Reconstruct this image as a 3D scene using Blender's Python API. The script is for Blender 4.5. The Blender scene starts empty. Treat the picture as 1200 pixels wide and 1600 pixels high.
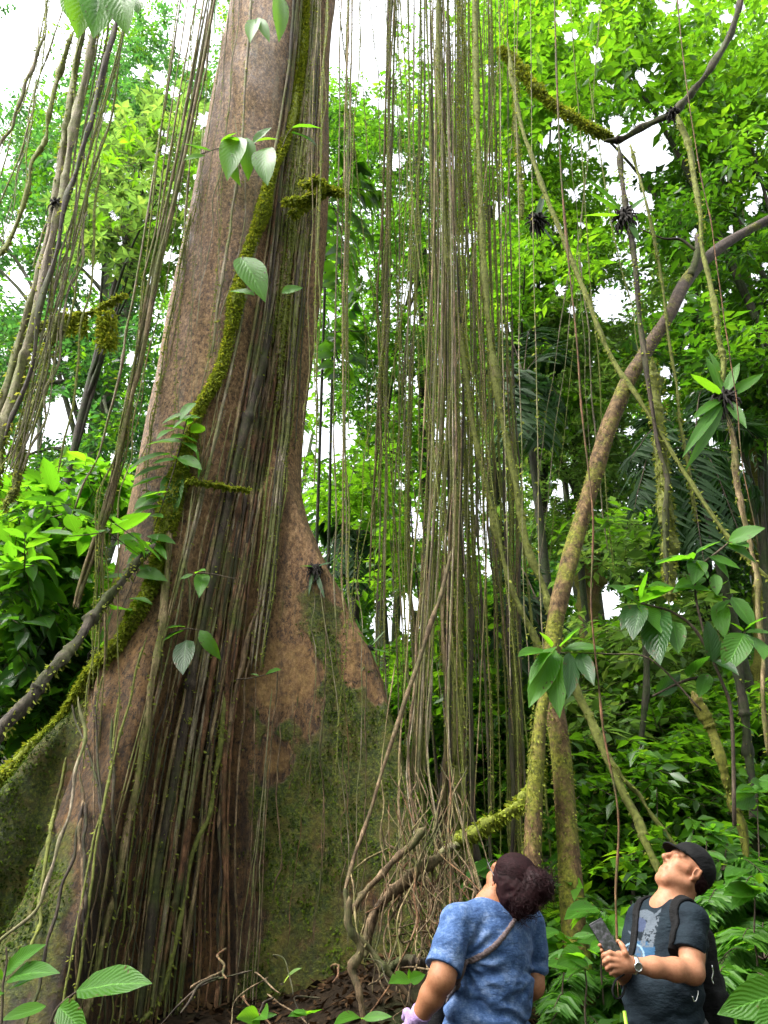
SKY_STRENGTH, SUN_STRENGTH, EXPOSURE = .15, 1.5, 2.45
import bpy, math, random
import numpy as np
from mathutils import Vector
SC = bpy.context.scene
COL = SC.collection
rng = np.random.default_rng(7)
random.seed(7)

# ------------------------------------------------------------------ camera model
PITCH = math.radians(26.8); F = 1186.0; CAMZ = 1.5
cP, sP = math.cos(PITCH), math.sin(PITCH)

def ray(x, y):
    u = (np.asarray(x, float) - 600) / F; v = -(np.asarray(y, float) - 800) / F
    return np.stack([u, cP - sP * v, sP + cP * v], -1)

def at(x, y, D):
    """world point on the line of sight of photo point (x, y), D metres ahead of the camera"""
    d = ray(x, y)
    return d / d[..., 1:2] * np.asarray(D, float)[..., None] + np.array([0, 0, CAMZ])

def proj(P):
    P = np.asarray(P, float) - np.array([0, 0, CAMZ])
    dep = P[..., 1] * cP + P[..., 2] * sP
    up = -P[..., 1] * sP + P[..., 2] * cP
    dep = np.where(dep < .05, .05, dep)
    return 600 + F * P[..., 0] / dep, 800 - F * up / dep

def nrm(v):
    return v / (np.linalg.norm(v, axis=-1, keepdims=True) + 1e-9)

# ------------------------------------------------------------------ noise
def _hash(i, j, k, s):
    n = (i.astype(np.int64) * 374761393 + j.astype(np.int64) * 668265263 + k.astype(np.int64) * 2147483647 + s * 974711) & 0x7fffffff
    n = ((n ^ (n >> 13)) * 1274126177) & 0x7fffffff
    n = (n ^ (n >> 16)) & 0xffff
    return n.astype(np.float32) / 32767.5 - 1

def noise(P, s=0):
    P = np.asarray(P)
    i = np.floor(P).astype(np.int64); f = (P - i).astype(np.float32)
    f = f * f * (3 - 2 * f)
    x, y, z = i[..., 0], i[..., 1], i[..., 2]
    fx, fy, fz = f[..., 0], f[..., 1], f[..., 2]
    L = lambda a, b, t: a + (b - a) * t
    return L(L(L(_hash(x, y, z, s), _hash(x + 1, y, z, s), fx), L(_hash(x, y + 1, z, s), _hash(x + 1, y + 1, z, s), fx), fy),
             L(L(_hash(x, y, z + 1, s), _hash(x + 1, y, z + 1, s), fx), L(_hash(x, y + 1, z + 1, s), _hash(x + 1, y + 1, z + 1, s), fx), fy), fz)

def fbm(P, s=0, o=4):
    a, r = 1.0, 0
    for q in range(o):
        r = r + a * noise(P * 2 ** q + 17.3 * q, s + q); a *= .5
    return r

# ------------------------------------------------------------------ objects
class MB:
    """collects geometry for ONE mesh object"""
    def __init__(s):
        s.v, s.f, s.m, s.r, s.uv, s.n = [], [], [], [], [], 0
    def add(s, v, faces, mat=0, rnd=0.5, uv=None):
        v = np.asarray(v, np.float32).reshape(-1, 3)
        for f in (faces if isinstance(faces, list) else [faces]):
            f = np.asarray(f, np.int64)
            if len(f):
                s.f.append(f + s.n); s.m.append(np.full(len(f), mat, np.int32))
        s.v.append(v)
        s.r.append(np.broadcast_to(np.asarray(rnd, np.float32), (len(v),)))
        s.uv.append(np.zeros((len(v), 2), np.float32) if uv is None else np.asarray(uv, np.float32))
        s.n += len(v)
    def mesh(s, name, mats, smooth=True):
        me = bpy.data.meshes.new(name)
        V = np.concatenate(s.v)
        loops = np.concatenate([f.ravel() for f in s.f]).astype(np.int32)
        tot = np.concatenate([np.full(len(f), f.shape[1], np.int32) for f in s.f])
        start = np.concatenate([[0], np.cumsum(tot)[:-1]]).astype(np.int32)
        me.vertices.add(len(V)); me.vertices.foreach_set('co', V.ravel())
        me.loops.add(len(loops)); me.loops.foreach_set('vertex_index', loops)
        me.polygons.add(len(tot)); me.polygons.foreach_set('loop_start', start)
        me.polygons.foreach_set('loop_total', tot)
        me.polygons.foreach_set('material_index', np.concatenate(s.m))
        me.polygons.foreach_set('use_smooth', np.full(len(tot), smooth))
        a = me.attributes.new('rnd', 'FLOAT', 'POINT'); a.data.foreach_set('value', np.concatenate(s.r).astype(np.float32))
        UV = np.concatenate(s.uv)
        if np.any(UV):
            ul = me.uv_layers.new(name='leaf'); ul.data.foreach_set('uv', UV[loops].ravel())
        for m in (mats if isinstance(mats, (list, tuple)) else [mats]):
            me.materials.append(m)
        me.update(calc_edges=True); me.validate()
        return me
    def build(s, name, mats, parent=None, smooth=True):
        o = bpy.data.objects.new(name, s.mesh(name, mats, smooth)); COL.objects.link(o)
        if parent is not None:
            o.parent = parent; o.matrix_parent_inverse = parent.matrix_basis.inverted()
        return o

def tag(o, label=None, cat=None, group=None, kind=None):
    if label: o['label'] = label
    if cat: o['category'] = cat
    if group: o['group'] = group
    if kind: o['kind'] = kind
    return o

def thing(name, loc, label, cat, group=None):
    o = bpy.data.objects.new(name, None); COL.objects.link(o)
    o.empty_display_size = .1
    o.location = tuple(float(c) for c in loc)
    bpy.context.view_layer.update()
    return tag(o, label, cat, group)

# ------------------------------------------------------------------ materials
def newmat(name):
    m = bpy.data.materials.new(name); m.use_nodes = True
    nt = m.node_tree; nt.nodes.clear()
    out = nt.nodes.new('ShaderNodeOutputMaterial')
    return m, nt, out

class G:
    """tiny node-graph helper"""
    def __init__(s, nt): s.nt = nt
    def n(s, t, ins=None, **kw):
        nd = s.nt.nodes.new('ShaderNode' + t)
        for k, v in kw.items(): setattr(nd, k, v)
        for k, v in (ins or {}).items():
            i = nd.inputs[k]
            if hasattr(v, 'is_output'): s.nt.links.new(v, i)
            else: i.default_value = v
        return nd
    def link(s, a, b): s.nt.links.new(a, b)
    def ramp(s, fac, stops, interp='LINEAR'):
        r = s.n('ValToRGB'); s.link(fac, r.inputs[0]); r.color_ramp.interpolation = interp
        e = r.color_ramp.elements
        while len(e) < len(stops): e.new(.5)
        for k, (p, c) in enumerate(stops):
            e[k].position = p; e[k].color = (*c, 1) if len(c) == 3 else c
        return r.outputs[0]
    def mix(s, fac, a, b, blend='MIX'):
        m = s.n('MixRGB', blend_type=blend)
        for k, v in ((0, fac), (1, a), (2, b)):
            if hasattr(v, 'is_output'): s.link(v, m.inputs[k])
            else: m.inputs[k].default_value = v if k == 0 else ((*v, 1) if len(v) == 3 else v)
        return m.outputs[0]
    def math(s, op, a, b=0.0):
        m = s.n('Math', operation=op)
        for k, v in ((0, a), (1, b)):
            if hasattr(v, 'is_output'): s.link(v, m.inputs[k])
            else: m.inputs[k].default_value = v
        return m.outputs[0]
    def noise(s, scale, detail=4, rough=.6, vec=None, stretch=None):
        if vec is None: vec = s.n('TexCoord').outputs['Object']
        if stretch:
            mp = s.n('Mapping'); s.link(vec, mp.inputs[0]); mp.inputs['Scale'].default_value = stretch; vec = mp.outputs[0]
        t = s.n('TexNoise', {'Scale': scale, 'Detail': detail, 'Roughness': rough}); s.link(vec, t.inputs['Vector'])
        return t.outputs['Fac']

def leaf_mat(name, dark, light, trans, tw=.5, rough=.4, veins=False, spec=.5):
    m, nt, out = newmat(name); g = G(nt)
    at_ = g.n('Attribute', attribute_name='rnd').outputs['Fac']
    col = g.ramp(at_, [(0, dark), (1, light)])
    tcol = g.ramp(at_, [(0, tuple(c * .55 for c in trans)), (.6, trans), (1, (min(1, trans[0] * 1.6), trans[1] * 1.2, trans[2] * 1.1))])
    bump = None
    if veins:
        uv = g.n('UVMap', uv_map='leaf').outputs[0]
        sx = g.n('SeparateXYZ'); g.link(uv, sx.inputs[0])
        ax = g.math('ABSOLUTE', g.math('SUBTRACT', sx.outputs[0], .5))
        mid = g.math('LESS_THAN', ax, .022)
        wb = g.noise(14, 3); ph = g.math('ADD', g.math('SUBTRACT', g.math('MULTIPLY', sx.outputs[1], 66.0), g.math('MULTIPLY', ax, 50.0)), g.math('MULTIPLY', wb, 7.0))
        lat = g.math('GREATER_THAN', g.math('SINE', ph), .93)
        vm = g.math('MAXIMUM', mid, g.math('MULTIPLY', lat, .3))
        nz = g.noise(9, 3)
        col = g.mix(g.math('MULTIPLY', nz, .5), col, dark)
        col = g.mix(g.math('MULTIPLY', vm, .45), col, tuple(min(1, c * 2.2 + .02) for c in light))
        tcol = g.mix(g.math('MULTIPLY', vm, .35), tcol, tuple(c * .45 for c in trans))
        dmg = g.ramp(g.math('ADD', g.noise(26, 4, .7), g.math('MULTIPLY', ax, .22)), [(.68, (0, 0, 0)), (.74, (1, 1, 1))])
        col = g.mix(dmg, col, (.09, .06, .02)); tcol = g.mix(dmg, tcol, (.05, .03, .008))
        b = g.n('Bump', {'Strength': .28, 'Distance': .004}); g.link(g.math('SINE', ph), b.inputs['Height']); bump = b.outputs[0]
    p = g.n('BsdfPrincipled', {'Roughness': rough, 'Specular IOR Level': spec}); g.link(col, p.inputs['Base Color'])
    t = g.n('BsdfTranslucent'); g.link(tcol, t.inputs[0])
    if bump: g.link(bump, p.inputs['Normal'])
    mx = g.n('MixShader', {0: tw}); g.link(p.outputs[0], mx.inputs[1]); g.link(t.outputs[0], mx.inputs[2])
    g.link(mx.outputs[0], out.inputs[0])
    return m

def bark_mat(name, cols, moss=None, moss_amt=.5, scale=6, stretch=(1, 1, .25), bump=.6, dist=.02, rough=.85):
    m, nt, out = newmat(name); g = G(nt)
    n1 = g.noise(scale, 8, .7, stretch=stretch); n2 = g.noise(1.1, 3, .6)
    c = g.ramp(n1, [(.36, cols[0]), (.5, cols[1]), (.64, cols[2])])
    c = g.mix(g.math('MULTIPLY', n2, .4), c, cols[0])
    sp = g.noise(scale * 4.5, 5, .8, stretch=(1, 1, max(.35, stretch[2])))
    c = g.mix(g.ramp(sp, [(.36, (.85, .85, .85)), (.5, (0, 0, 0))]), c, tuple(x * .5 for x in cols[0]))
    c = g.mix(g.ramp(sp, [(.56, (0, 0, 0)), (.7, (.6, .6, .6))]), c, tuple(min(1, x * 1.3) for x in cols[2]))
    if moss:
        n3 = g.noise(2.3, 6, .7)
        fac = g.ramp(n3, [(max(0, .52 - moss_amt * .4), (0, 0, 0)), (min(1, .68 - moss_amt * .4), (1, 1, 1))])
        n4 = g.noise(30, 3, .6)
        mc = g.ramp(n4, [(.3, tuple(x * .35 for x in moss)), (.7, moss)])
        c = g.mix(fac, c, mc)
    p = g.n('BsdfPrincipled', {'Roughness': rough, 'Specular IOR Level': .25}); g.link(c, p.inputs['Base Color'])
    b = g.n('Bump', {'Strength': bump, 'Distance': dist}); g.link(g.noise(scale * 3, 8, .75, stretch=stretch), b.inputs['Height'])
    g.link(b.outputs[0], p.inputs['Normal']); g.link(p.outputs[0], out.inputs[0])
    return m

def plain_mat(name, col, rough=.6, var=.3, scale=40, spec=.4, bump=0, metal=0, emit=None, coat=0):
    m, nt, out = newmat(name); g = G(nt)
    n1 = g.noise(scale, 5, .65)
    c = g.ramp(n1, [(.25, tuple(x * (1 - var) for x in col)), (.75, tuple(min(1, x * (1 + var)) for x in col))])
    p = g.n('BsdfPrincipled', {'Roughness': rough, 'Specular IOR Level': spec, 'Metallic': metal}); g.link(c, p.inputs['Base Color'])
    if coat: p.inputs['Coat Weight'].default_value = coat
    if emit:
        p.inputs['Emission Color'].default_value = (*emit[:3], 1); p.inputs['Emission Strength'].default_value = emit[3]
    if bump:
        b = g.n('Bump', {'Strength': bump, 'Distance': .003}); g.link(n1, b.inputs['Height']); g.link(b.outputs[0], p.inputs['Normal'])
    g.link(p.outputs[0], out.inputs[0])
    return m

M = {}
# leaf colours of each kind of plant
M['leaf_bright'] = leaf_mat('leaf_bright', (.03, .085, .006), (.062, .17, .012), (.18, .44, .012), .5, .36, spec=.5)
M['leaf_yellow'] = leaf_mat('leaf_yellow', (.05, .1, .02), (.1, .175, .045), (.19, .36, .05), .46, .45, spec=.35)
M['leaf_mid'] = leaf_mat('leaf_mid', (.02, .058, .006), (.045, .125, .01), (.12, .34, .01), .45, .32, spec=.55)
M['leaf_dark'] = leaf_mat('leaf_dark', (.009, .03, .007), (.028, .068, .014), (.05, .17, .012), .34, .28, spec=.5)
M['leaf_blue'] = leaf_mat('leaf_blue', (.018, .05, .022), (.045, .1, .032), (.08, .26, .04), .42, .4, spec=.4)
M['leaf_big'] = leaf_mat('leaf_big', (.028, .09, .008), (.06, .18, .014), (.15, .42, .012), .48, .42, veins=True, spec=.3)
M['leaf_big_dark'] = leaf_mat('leaf_big_dark', (.012, .042, .009), (.03, .085, .016), (.08, .26, .012), .38, .35, veins=True, spec=.35)
M['palm'] = leaf_mat('palm', (.008, .026, .008), (.026, .062, .016), (.03, .11, .01), .28, .6, spec=.15)
M['fern'] = leaf_mat('fern', (.025, .085, .01), (.065, .16, .018), (.11, .36, .02), .45, .45, spec=.25)
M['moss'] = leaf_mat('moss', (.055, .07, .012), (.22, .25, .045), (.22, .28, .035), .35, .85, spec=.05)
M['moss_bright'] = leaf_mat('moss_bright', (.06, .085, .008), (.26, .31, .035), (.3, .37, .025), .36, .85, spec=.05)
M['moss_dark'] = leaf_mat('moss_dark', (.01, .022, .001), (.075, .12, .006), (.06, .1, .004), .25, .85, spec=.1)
M['twig'] = bark_mat('twig', ((.03, .022, .015), (.07, .05, .035), (.12, .09, .06)), scale=20)
M['vine'] = bark_mat('vine', ((.035, .022, .01), (.15, .105, .05), (.36, .27, .15)), (.12, .13, .03), .18, scale=25, stretch=(1, 1, .12), dist=.01)
M['vine_grey'] = bark_mat('vine_grey', ((.045, .035, .024), (.17, .135, .09), (.35, .29, .21)), (.15, .16, .05), .25, scale=25, stretch=(1, 1, .12), dist=.01)
M['vine_moss'] = bark_mat('vine_moss', ((.035, .026, .012), (.12, .088, .045), (.24, .19, .11)), (.15, .165, .035), .68, scale=20, stretch=(1, 1, .2), dist=.012)
M['vine_bright'] = bark_mat('vine_bright', ((.035, .03, .012), (.1, .09, .035), (.2, .18, .09)), (.2, .23, .03), .85, scale=20, stretch=(1, 1, .4), dist=.012)
M['vine_dark'] = bark_mat('vine_dark', ((.012, .009, .008), (.04, .028, .02), (.09, .065, .045)), (.05, .06, .015), .2, scale=20, stretch=(1, 1, .15), dist=.012)
M['root'] = bark_mat('root', ((.025, .016, .008), (.1, .065, .034), (.24, .165, .095)), (.06, .07, .02), .1, scale=22, stretch=(1, 1, .3), dist=.01)
M['root_red'] = bark_mat('root_red', ((.025, .012, .005), (.1, .046, .02), (.21, .11, .055)), (.06, .07, .02), .12, scale=22, stretch=(1, 1, .3), dist=.01)
M['bark_dark'] = bark_mat('bark_dark', ((.012, .01, .008), (.035, .028, .02), (.07, .055, .04)), (.03, .045, .012), .3, scale=9)
M['bark_mossy'] = bark_mat('bark_mossy', ((.055, .03, .014), (.16, .09, .045), (.28, .17, .085)), (.14, .14, .018), .5, scale=14, stretch=(1, 1, .5), dist=.02)
M['bark_grey'] = bark_mat('bark_grey', ((.05, .045, .04), (.11, .1, .085), (.2, .18, .15)), (.07, .09, .03), .35, scale=8)
M['bark_smooth'] = bark_mat('bark_smooth', ((.02, .016, .013), (.06, .047, .037), (.11, .085, .065)), (.06, .07, .02), .2, scale=12)
M['black_root'] = plain_mat('black_root', (.012, .009, .007), .9, .6, 60)
# ------------------------------------------------------------------ shapes
def spline(P, n):
    P = np.asarray(P, float)
    if len(P) == 2: P = np.array([P[0], (P[0] + P[1]) / 2, P[1]])
    Q = np.vstack([2 * P[0] - P[1], P, 2 * P[-1] - P[-2]])
    t = np.linspace(0, len(P) - 1 - 1e-6, n); i = t.astype(int); f = (t - i)[:, None]
    a, b, c, d = Q[i], Q[i + 1], Q[i + 2], Q[i + 3]
    return .5 * ((2 * b) + (c - a) * f + (2 * a - 5 * b + 4 * c - d) * f ** 2 + (3 * b - a - 3 * c + d) * f ** 3)

def tube(mb, P, r, sides=6, mat=0, rough=0., seed=0, cap=True, rnd=.5, flute=0.):
    """a tube along the points P with radius r (number or one per point)"""
    P = np.asarray(P, float); n = len(P)
    r = np.broadcast_to(np.asarray(r, float), (n,))
    T = nrm(np.gradient(P, axis=0))
    ref = np.array([0.3, 1, .1]) if abs(T[:, 1]).mean() < .8 else np.array([1, .2, .1])
    A = nrm(np.cross(T, ref)); B = np.cross(T, A)
    th = np.linspace(0, 2 * math.pi, sides, endpoint=False)
    off = np.cos(th)[None, :, None] * A[:, None] + np.sin(th)[None, :, None] * B[:, None]
    R = r[:, None]
    if flute:
        al = np.concatenate([[0], np.cumsum(np.linalg.norm(np.diff(P, axis=0), axis=1))])[:, None]
        R = R * (1 + flute * np.cos(3 * th[None] + al * 5 + seed) + flute * .6 * np.cos(5 * th[None] - al * 9 + seed * 2))
    if rough:
        base = P[:, None] + off * R[..., None]
        R = R * (1 + rough * fbm(base * (1.1 / max(r.max(), .008)) * np.array([.35, .35, .12]) , seed, 2))
    V = (P[:, None] + off * R[..., None]).reshape(-1, 3)
    i = np.arange(n - 1)[:, None] * sides; j = np.arange(sides)[None]; k = (j + 1) % sides
    f = np.stack([i + j, i + k, i + sides + k, i + sides + j], -1).reshape(-1, 4)
    fs = [f]
    if cap:
        fs.append(np.arange(sides)[None, ::-1]); fs.append((np.arange(sides) + (n - 1) * sides)[None])
    mb.add(V, fs, mat, rnd)

def frame_from(Dv, N):
    Dv = nrm(Dv); S = nrm(np.cross(Dv, N)); N = np.cross(S, Dv)
    return Dv, S, N

def leaves(mb, P, Dv, N, L, W, mat=0, rnd=None, kind='five', fold=.18, droop=.12):
    n = len(P)
    if n == 0: return
    L = np.broadcast_to(np.asarray(L, float), (n,))[:, None]; W = np.broadcast_to(np.asarray(W, float), (n,))[:, None]
    Dv, S, N = frame_from(Dv, N)
    rnd = rng.random(n) if rnd is None else np.broadcast_to(rnd, (n,))
    a = P; m = P + Dv * L * .42 - N * L * droop * .1
    l = m - S * W * .5 + N * W * fold; r = m + S * W * .5 + N * W * fold; t = P + Dv * L - N * L * droop
    if kind == 'quad':
        V = np.stack([a, r, t, l], 1).reshape(-1, 3); b = np.arange(n)[:, None] * 4
        mb.add(V, b + np.array([[0, 1, 2, 3]]), mat, np.repeat(rnd, 4))
    elif kind == 'five':
        V = np.stack([a, r, t, l, m], 1).reshape(-1, 3); b = np.arange(n)[:, None] * 5
        f = (b[:, None] + np.array([[0, 1, 4], [1, 2, 4], [2, 3, 4], [3, 0, 4]])[None]).reshape(-1, 3)
        mb.add(V, f, mat, np.repeat(rnd, 5))
    else:                                                            # 'big': 3 x 9 grid with a curved blade
        ts = np.array([0, .06, .18, .33, .5, .66, .8, .92, 1.0]); q = len(ts)
        wp = np.array([.02, .3, .78, .98, 1., .86, .58, .24, .01])
        us = np.array([-1, -.5, 0, .5, 1.])
        wav = rng.normal(0, .05, (n, q, 5))
        bend = droop * (1 + .6 * rng.normal(size=(n, 1, 1)))
        al = ts[None, :, None] * np.ones((1, 1, 5))
        lat = us[None, None] * wp[None, :, None] * .5
        up = np.abs(us)[None, None] ** 1.0 * wp[None, :, None] * fold + wav * .5 * wp[None, :, None]
        V = (P[:, None, None] + Dv[:, None, None] * (al * L[:, :, None])[..., None]
             + S[:, None, None] * (lat * W[:, :, None])[..., None]
             + N[:, None, None] * (up * W[:, :, None])[..., None]
             - N[:, None, None] * (bend * al ** 2 * L[:, :, None])[..., None])
        V = V.reshape(-1, 3); b = np.arange(n)[:, None, None] * (q * 5)
        i = np.arange(q - 1)[:, None] * 5; j = np.arange(4)[None]
        f = np.stack([i + j, i + j + 1, i + j + 6, i + j + 5], -1).reshape(1, -1, 4)
        uv = np.tile(np.stack([np.tile(us * .5 + .5, q), np.repeat(ts, 5)], -1), (n, 1)) + 1e-4
        mb.add(V, (b + f).reshape(-1, 4), mat, np.repeat(rnd, q * 5), uv)

def sprays(mb, C, R, per, L, W, mat=0, twmat=None, kind='five', flat=.5, hang=.25, tw=5, whorl=False, tone=None, twr=.004, thin=None):
    """leafy twigs round each clump centre C: tw twigs a clump, per leaves a twig"""
    n = len(C)
    if n == 0: return
    R = np.broadcast_to(np.asarray(R, float), (n,))
    d = rng.normal(size=(n, tw, 3)); d[..., 2] *= flat; d = nrm(d)
    base = C[:, None] + rng.normal(size=(n, tw, 3)) * R[:, None, None] * .25
    t = (np.arange(per) + .5 + rng.uniform(-.3, .3, (n, tw, per))) / per
    ln = R[:, None, None] * rng.uniform(.7, 1.25, (n, tw, 1))
    p = base[:, :, None] + d[:, :, None] * (t * ln)[..., None]
    p[..., 2] -= hang * t ** 2 * ln
    side = nrm(np.cross(d, np.array([0, 0, 1.]) + rng.normal(0, .25, d.shape)))
    sg = np.where(np.arange(per) % 2 == 0, 1., -1.)[None, None, :, None]
    dirs = d[:, :, None] * rng.uniform(.3, .9, (n, tw, per, 1)) + side[:, :, None] * sg * .8 + rng.normal(0, .25, p.shape)
    if whorl:
        ang = 2 * math.pi * np.arange(per) / per + rng.uniform(0, 6, (n, tw, 1))
        up2 = np.cross(side, d)
        tip = base[:, :, None] + d[:, :, None] * ln[..., None]
        p = np.broadcast_to(tip, p.shape).copy()
        dirs = side[:, :, None] * np.cos(ang)[..., None] + nrm(d + np.array([0, 0, .0]))[:, :, None] * np.sin(ang)[..., None] + rng.normal(0, .15, p.shape)
        dirs = dirs + up2[:, :, None] * .1
    dirs[..., 2] -= hang * rng.uniform(0, 1.4, dirs.shape[:-1])
    N = np.array([0, 0, 1.]) + rng.normal(0, .42, p.shape)
    cl = rng.uniform(0, 1, (n, 1, 1)) if tone is None else np.asarray(tone).reshape(n, 1, 1)
    rv = np.clip(cl * .6 + rng.normal(.2, .2, p.shape[:-1]), 0, 1)
    sz = rng.uniform(.65, 1.25, p.shape[:-1])
    keep = np.ones(p[..., 0].size, bool) if thin is None else thin(p.reshape(-1, 3) + dirs.reshape(-1, 3) * L * .4)
    leaves(mb, p.reshape(-1, 3)[keep], dirs.reshape(-1, 3)[keep], N.reshape(-1, 3)[keep], (L * sz).ravel()[keep], (W * sz).ravel()[keep], mat, rv.ravel()[keep], kind)
    if twmat is not None:                                            # thin three-sided twigs
        e = base + d * ln * 1.0; e[..., 2] -= (hang * ln)[..., 0]
        a = base.reshape(-1, 3); b = e.reshape(-1, 3); dd = nrm(b - a)
        s1 = nrm(np.cross(dd, [0.2, .3, 1])); s2 = np.cross(dd, s1)
        ring = [s1, -.5 * s1 + .87 * s2, -.5 * s1 - .87 * s2]
        V = np.stack([a + x * twr for x in ring] + [b + x * twr * .5 for x in ring], 1).reshape(-1, 3)
        k = np.arange(len(a))[:, None, None] * 6
        f = (k + np.array([[0, 1, 4, 3], [1, 2, 5, 4], [2, 0, 3, 5]])[None]).reshape(-1, 4)
        mb.add(V, f, twmat)

def fuzz(mb, P, T, r, per_m, size, mat, tone=(.2, 1.)):
    """tufts of moss along a stem"""
    seg = np.linalg.norm(np.diff(P, axis=0), axis=1); tot = seg.sum(); n = int(tot * per_m)
    if n < 1: return
    c = np.concatenate([[0], np.cumsum(seg)]); s = rng.uniform(0, tot, n)
    # moss comes in patches
    keep = noise(np.stack([s * 1.7, np.full(n, P[0, 0] * 9.1), np.full(n, P[0, 1] * 5.3)], -1), 3) > rng.uniform(-.9, .35, n) - (.75 if per_m > 1000 else 0)
    s = s[keep]; n = len(s)
    if n < 1: return
    X = np.stack([np.interp(s, c, P[:, k]) for k in range(3)], -1); rr = np.interp(s, c, np.broadcast_to(r, (len(P),)))
    o = rng.normal(size=(n, 3)); o[:, 2] *= .5; o = nrm(o)
    d = o + np.array([0, 0, -.7]) + rng.normal(0, .3, (n, 3))
    leaves(mb, X + o * rr[:, None] * 1.03, d, rng.normal(size=(n, 3)), size * rng.uniform(.5, 1.5, n), size * .55 * rng.uniform(.6, 1.4, n), mat,
           rng.uniform(*tone, n), 'quad')

def frond(mb, P, W, n, mat, drop=.35, leafw=.05, kind='five', gap=.12, tip=.2, stem=None, stemr=.008, Nup=None):
    """a pinnate frond: leaflets either side of the curved midrib P"""
    P = spline(P, 40); T = nrm(np.gradient(P, axis=0))
    t = np.linspace(gap, .99, n); idx = (t * 39).astype(int)
    X = np.stack([np.interp(t * 39, np.arange(40), P[:, k]) for k in range(3)], -1); TT = T[idx]
    up = np.array([0, 0, 1.]) if Nup is None else np.asarray(Nup, float)
    S = nrm(np.cross(TT, up)); N = np.cross(S, TT)
    prof = np.sin(np.clip((t - gap) / (1 - gap) * .92 + .1, 0, 1) * math.pi) ** .6 * (1 - tip) + tip * (1 - t)
    for sg in (1, -1):
        d = S * sg + TT * .55 - np.array([0, 0, drop]) * rng.uniform(.3, 1.7, (n, 1)) + rng.normal(0, .14, X.shape)
        leaves(mb, X, d, N + rng.normal(0, .35, X.shape), W * prof * rng.uniform(.75, 1.1, n), leafw, mat, np.clip(rng.normal(.5, .25, n), 0, 1), kind, droop=.25)
    if stem is not None:
        tube(mb, P, np.linspace(stemr, stemr * .3, 40), 5, stem)

# ------------------------------------------------------------------ signed distance fields -> one continuous surface
def surface_nets(d, origin, step):
    nx, ny, nz = d.shape; s = d < 0
    acc = np.zeros((nx - 1, ny - 1, nz - 1, 3), np.float32); cnt = np.zeros((nx - 1, ny - 1, nz - 1), np.float32)
    sl = lambda o, n: slice(o, n - 1 + o)
    for ax in range(3):
        for o1 in (0, 1):
            for o2 in (0, 1):
                o = [0, 0, 0]; oth = [q for q in range(3) if q != ax]; o[oth[0]] = o1; o[oth[1]] = o2
                e = list(o); e[ax] = 1
                A = d[sl(o[0], nx), sl(o[1], ny), sl(o[2], nz)]; B = d[sl(e[0], nx), sl(e[1], ny), sl(e[2], nz)]
                c = (A < 0) != (B < 0)
                ii = np.nonzero(c)
                t = A[ii] / (A[ii] - B[ii])
                pt = np.zeros((len(t), 3), np.float32); pt[:, oth[0]] = o1; pt[:, oth[1]] = o2; pt[:, ax] = t
                acc[ii] += pt; cnt[ii] += 1
    act = cnt > 0; ii = np.nonzero(act)
    idx = np.full(act.shape, -1, np.int64); idx[ii] = np.arange(len(ii[0]))
    V = (np.stack(ii, -1) + acc[ii] / cnt[ii][:, None]) * np.asarray(step) + np.asarray(origin)
    faces = []
    for ax in range(3):
        A = np.take(s, range(0, s.shape[ax] - 1), axis=ax); B = np.take(s, range(1, s.shape[ax]), axis=ax)
        ed = np.nonzero(A != B); ed = [e.copy() for e in ed]
        o1, o2 = [(1, 2), (2, 0), (0, 1)][ax]
        dims = idx.shape
        ok = (ed[o1] > 0) & (ed[o2] > 0) & (ed[o1] < dims[o1]) & (ed[o2] < dims[o2])
        ed = [e[ok] for e in ed]; flip = ~A[tuple(ed)]
        def cell(a, b):
            q = list(ed); q[o1] = q[o1] - a; q[o2] = q[o2] - b
            return idx[tuple(q)]
        f = np.stack([cell(1, 1), cell(0, 1), cell(0, 0), cell(1, 0)], -1)
        f[flip] = f[flip][:, ::-1]
        faces.append(f)
    return V, np.concatenate(faces)

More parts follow.
